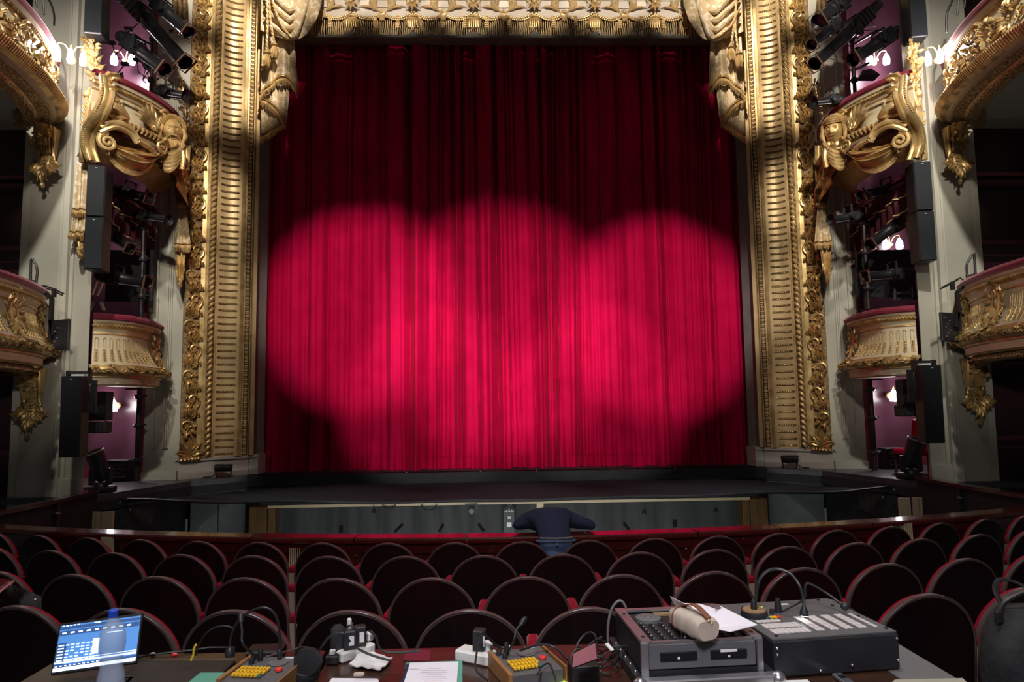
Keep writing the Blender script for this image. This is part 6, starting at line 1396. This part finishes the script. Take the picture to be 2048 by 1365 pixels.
for x, y in ((.06, .07), (.95, .08), (.93, .42), (.90, .75), (.88, .94)): b = MB(); b.lathe([(.006, .001), (.006, .006), (.001, .007)], f.p(x, y), n=10); b.build('rubber_stud', 'black', t)
b = MB(); f.box(b, .5, .57, .86, .90, .001, .0018); b.build('printed_mark', 'label_white', t, False)
# gooseneck talk microphone of the console
p0 = f.p(.37, .66, .0); t2 = thing('gooseneck_microphone', 'black gooseneck microphone bent low over the right side of the grey desk', 'microphone', p0)
b = MB(); b.tube(spline([p0, at(1606, 1200, p0.y), at(1610, 1175, p0.y), at(1618, 1168, p0.y), at(1650, 1185, p0.y-.02), at(1680, 1206, p0.y-.05)], 8), .0045, 7); b.lathe([(.014, 0), (.012, .03), (.008, .05)], p0, n=12); b.build('neck', 'cable', t2)
e = at(1690, 1213, p0.y-.06); b = MB(); b.ball(e, .0155, sc=(1.1, 1, 1), nu=14, nv=9); b.build('foam_cap', 'black', t2); b = MB(); d_ = (at(1680, 1206, p0.y-.05)-e).normalized(); b.lathe([(.006, .012), (.006, .018)], e, d_, 10); b.build('ring', 'maroon', t2)
# desk lamp base with gooseneck led
p1 = on(1508, 1222, ZV+.02); t2 = thing('desk_lamp', 'brown-faced disc lamp base on the desk corner with a tall arching neck and lit tip', 'lamp', p1)
b = MB(); b.lathe([(.045, -.022), (.048, -.012), (.046, .0), (.03, .002)], p1, n=24); b.build('base', 'black', t2)
b = MB(); b.lathe([(.041, .001), (.040, .006), (.0, .006)], p1, n=24, cap=False); b.build('face', 'brown_ring', t2)
b = MB(); b.ball(p1+V((.014, .016, .010)), .010); b.build('knob', 'brown_leather', t2); b = MB(); b.ball(p1+V((.030, .004, .010)), .005); b.build('led', 'sticky', t2)
yy = p1.y; b = MB(); b.tube(spline([p1, at(1512, 1196, yy), at(1517, 1165, yy), at(1532, 1145, yy), at(1555, 1139, yy), at(1580, 1148, yy-.02), at(1598, 1170, yy-.05), at(1606, 1195, yy-.06), at(1608, 1218, yy-.07)], 8), .006, 8); b.lathe([(.012, 0), (.010, .03), (.006, .04)], p1, n=10); b.build('neck', 'cable', t2)
e = at(1608, 1222, yy-.07); b = MB(); b.lathe([(.006, .015), (.013, 0), (.016, -.016), (.012, -.017)], e, n=14); b.build('head', 'black', t2); b = MB(); b.lathe([(.013, -.0175), (.0, -.018)], e, n=14, cap=False); b.build('lit_tip', 'led', t2)
lamp('desk_led', 'SPOT', e+V((0, 0, -.02)), .05, (1, .97, .92), e+V((-.0, -.0, -1)), spot_size=R(70), shadow_soft_size=.008)
# second thin arch behind it
b = MB(); b.tube(spline([at(x, y, yy+.05) for x, y in ((1520, 1206), (1527, 1180), (1545, 1156), (1570, 1138), (1597, 1130), (1620, 1133), (1645, 1143))], 6), .004); tag(b.build('thin_neck', 'rubber_grey'), 'thin grey curved stalk behind the arching lamp neck', 'stalk') if 0 else None
# voice recorder and sheets at the bottom
f = Fr((1672, 1368), (1700, 1382), (1664, 1345), TZ+.016); t = thing('voice_recorder', 'small silver voice recorder at the bottom edge in front of the desk', 'recorder', f.p(.5, .5))
a, c = on(1673, 1346, TZ+.016), on(1715, 1376, TZ+.016); dd = (c-a).normalized(); ss = V((-dd.y, dd.x, 0)); rot = Matrix((dd, ss, V((0, 0, 1)))).transposed(); b = MB(); b.box(a.lerp(c, .5)+V((0, 0, -.007)), ((c-a).length, .034, .014), 0, rot, .003); b.build('body', 'steel', t, False)
b = MB(); b.box(a.lerp(c, .28)+V((0, 0, .0006)), (.026, .022, .001), 0, rot); b.build('display', 'black_gloss', t, False)
sheet('paper_sheet', 'white sheet cut by the bottom edge below the flight case', 'paper', [(1310, 1380), (1430, 1380), (1400, 1358), (1345, 1360)], TZ+.005, 'white')
sheet('paper_sheet', 'white sheet cut by the bottom edge below the grey desk', 'paper', [(1530, 1385), (1640, 1385), (1615, 1360), (1560, 1362)], TZ+.005, 'white')
b = MB(); P_ = [on(x, y, TZ+.02) for x, y in ((1755, 1390), (1960, 1390), (1925, 1357), (1790, 1360))]; b.add(P_+[p-V((0, 0, .012)) for p in P_], [(0, 1, 2, 3), (4, 5, 6, 7), (0, 1, 5, 4), (1, 2, 6, 5), (2, 3, 7, 6), (3, 0, 4, 7)]); tag(b.build('grey_binder', 'wall_paint', None, False), 'closed grey binder at the bottom right corner of the table', 'binder')
# bag and jacket on the seats
c = at(2050, 1270, 2.70); t = thing('backpack', 'black backpack hung on the rightmost seat near the table', 'bag', (c.x, c.y, -.2)); b = MB()
def bp(u, v):
    g = 2*pi*u; z = v; r1 = min(1, .60+1.6*z**.7); q = lambda t: abs(t)**.6*(1 if t > 0 else -1)
    return V((c.x+.04+.19*r1*q(cos(g))+.008*sin(z*17+g*2), c.y+.11*r1*q(sin(g)), .58-.90*z))
b.grid(lambda u, v: bp(u, 1-v), 28, 18, cu=True); b.add([bp(k/28, 0) for k in range(28)], [tuple(range(28))]); b.build('body', 'black_cloth', t)
b = MB(); b.tube(spline([at(2005, 1212, 2.75), at(1990, 1180, 2.8), at(2000, 1160, 2.9), at(2030, 1165, 2.9), at(2060, 1180, 2.85)], 6), .012, 6, flat=.4); b.tube(spline([at(1995, 1235, 2.7), at(2010, 1205, 2.7), at(2048, 1185, 2.7)], 6), .010, 6); b.build('strap', 'black', t)
b = MB(); b.box(at(1998, 1235, 2.68), (.03, .02, .05), ch=.006); b.build('buckle', 'housing', t, False)
c = at(10, 1195, 3.6); t = thing('jacket', 'black jacket with a pink lining thrown over a seat at the left edge', 'jacket', c)
def jk(u, v, s_=1): x = -60+135*u; top_ = 1168+26*max(0, u-.35)**1.5*2.2; y = top_+v*(55+25*sin(u*3))*s_; return at(x, y, 3.55+.10*sin(u*9+v*3)-.08*sin(pi*v)+.05*v)
b = MB(); b.grid(jk, 20, 12); b.grid(lambda u, v: jk(u, v)+V((0, .03, 0)), 20, 12); b.build('body', 'black_cloth', t)
b = MB(); g = lambda u, v: at(-50+(75-35*v)*u, 1163+v*30+3*sin(u*7), 3.40+.03*sin(u*8+v*4)); b.grid(g, 12, 8); b.grid(lambda u, v: g(u, v)+V((0, .02, 0)), 12, 8); b.build('lining', 'pink_cloth', t, label='pink lining folded outward')
b = MB(); b.ball(at(70, 1201, 3.3), .008); b.build('zip_pull', 'steel', t)
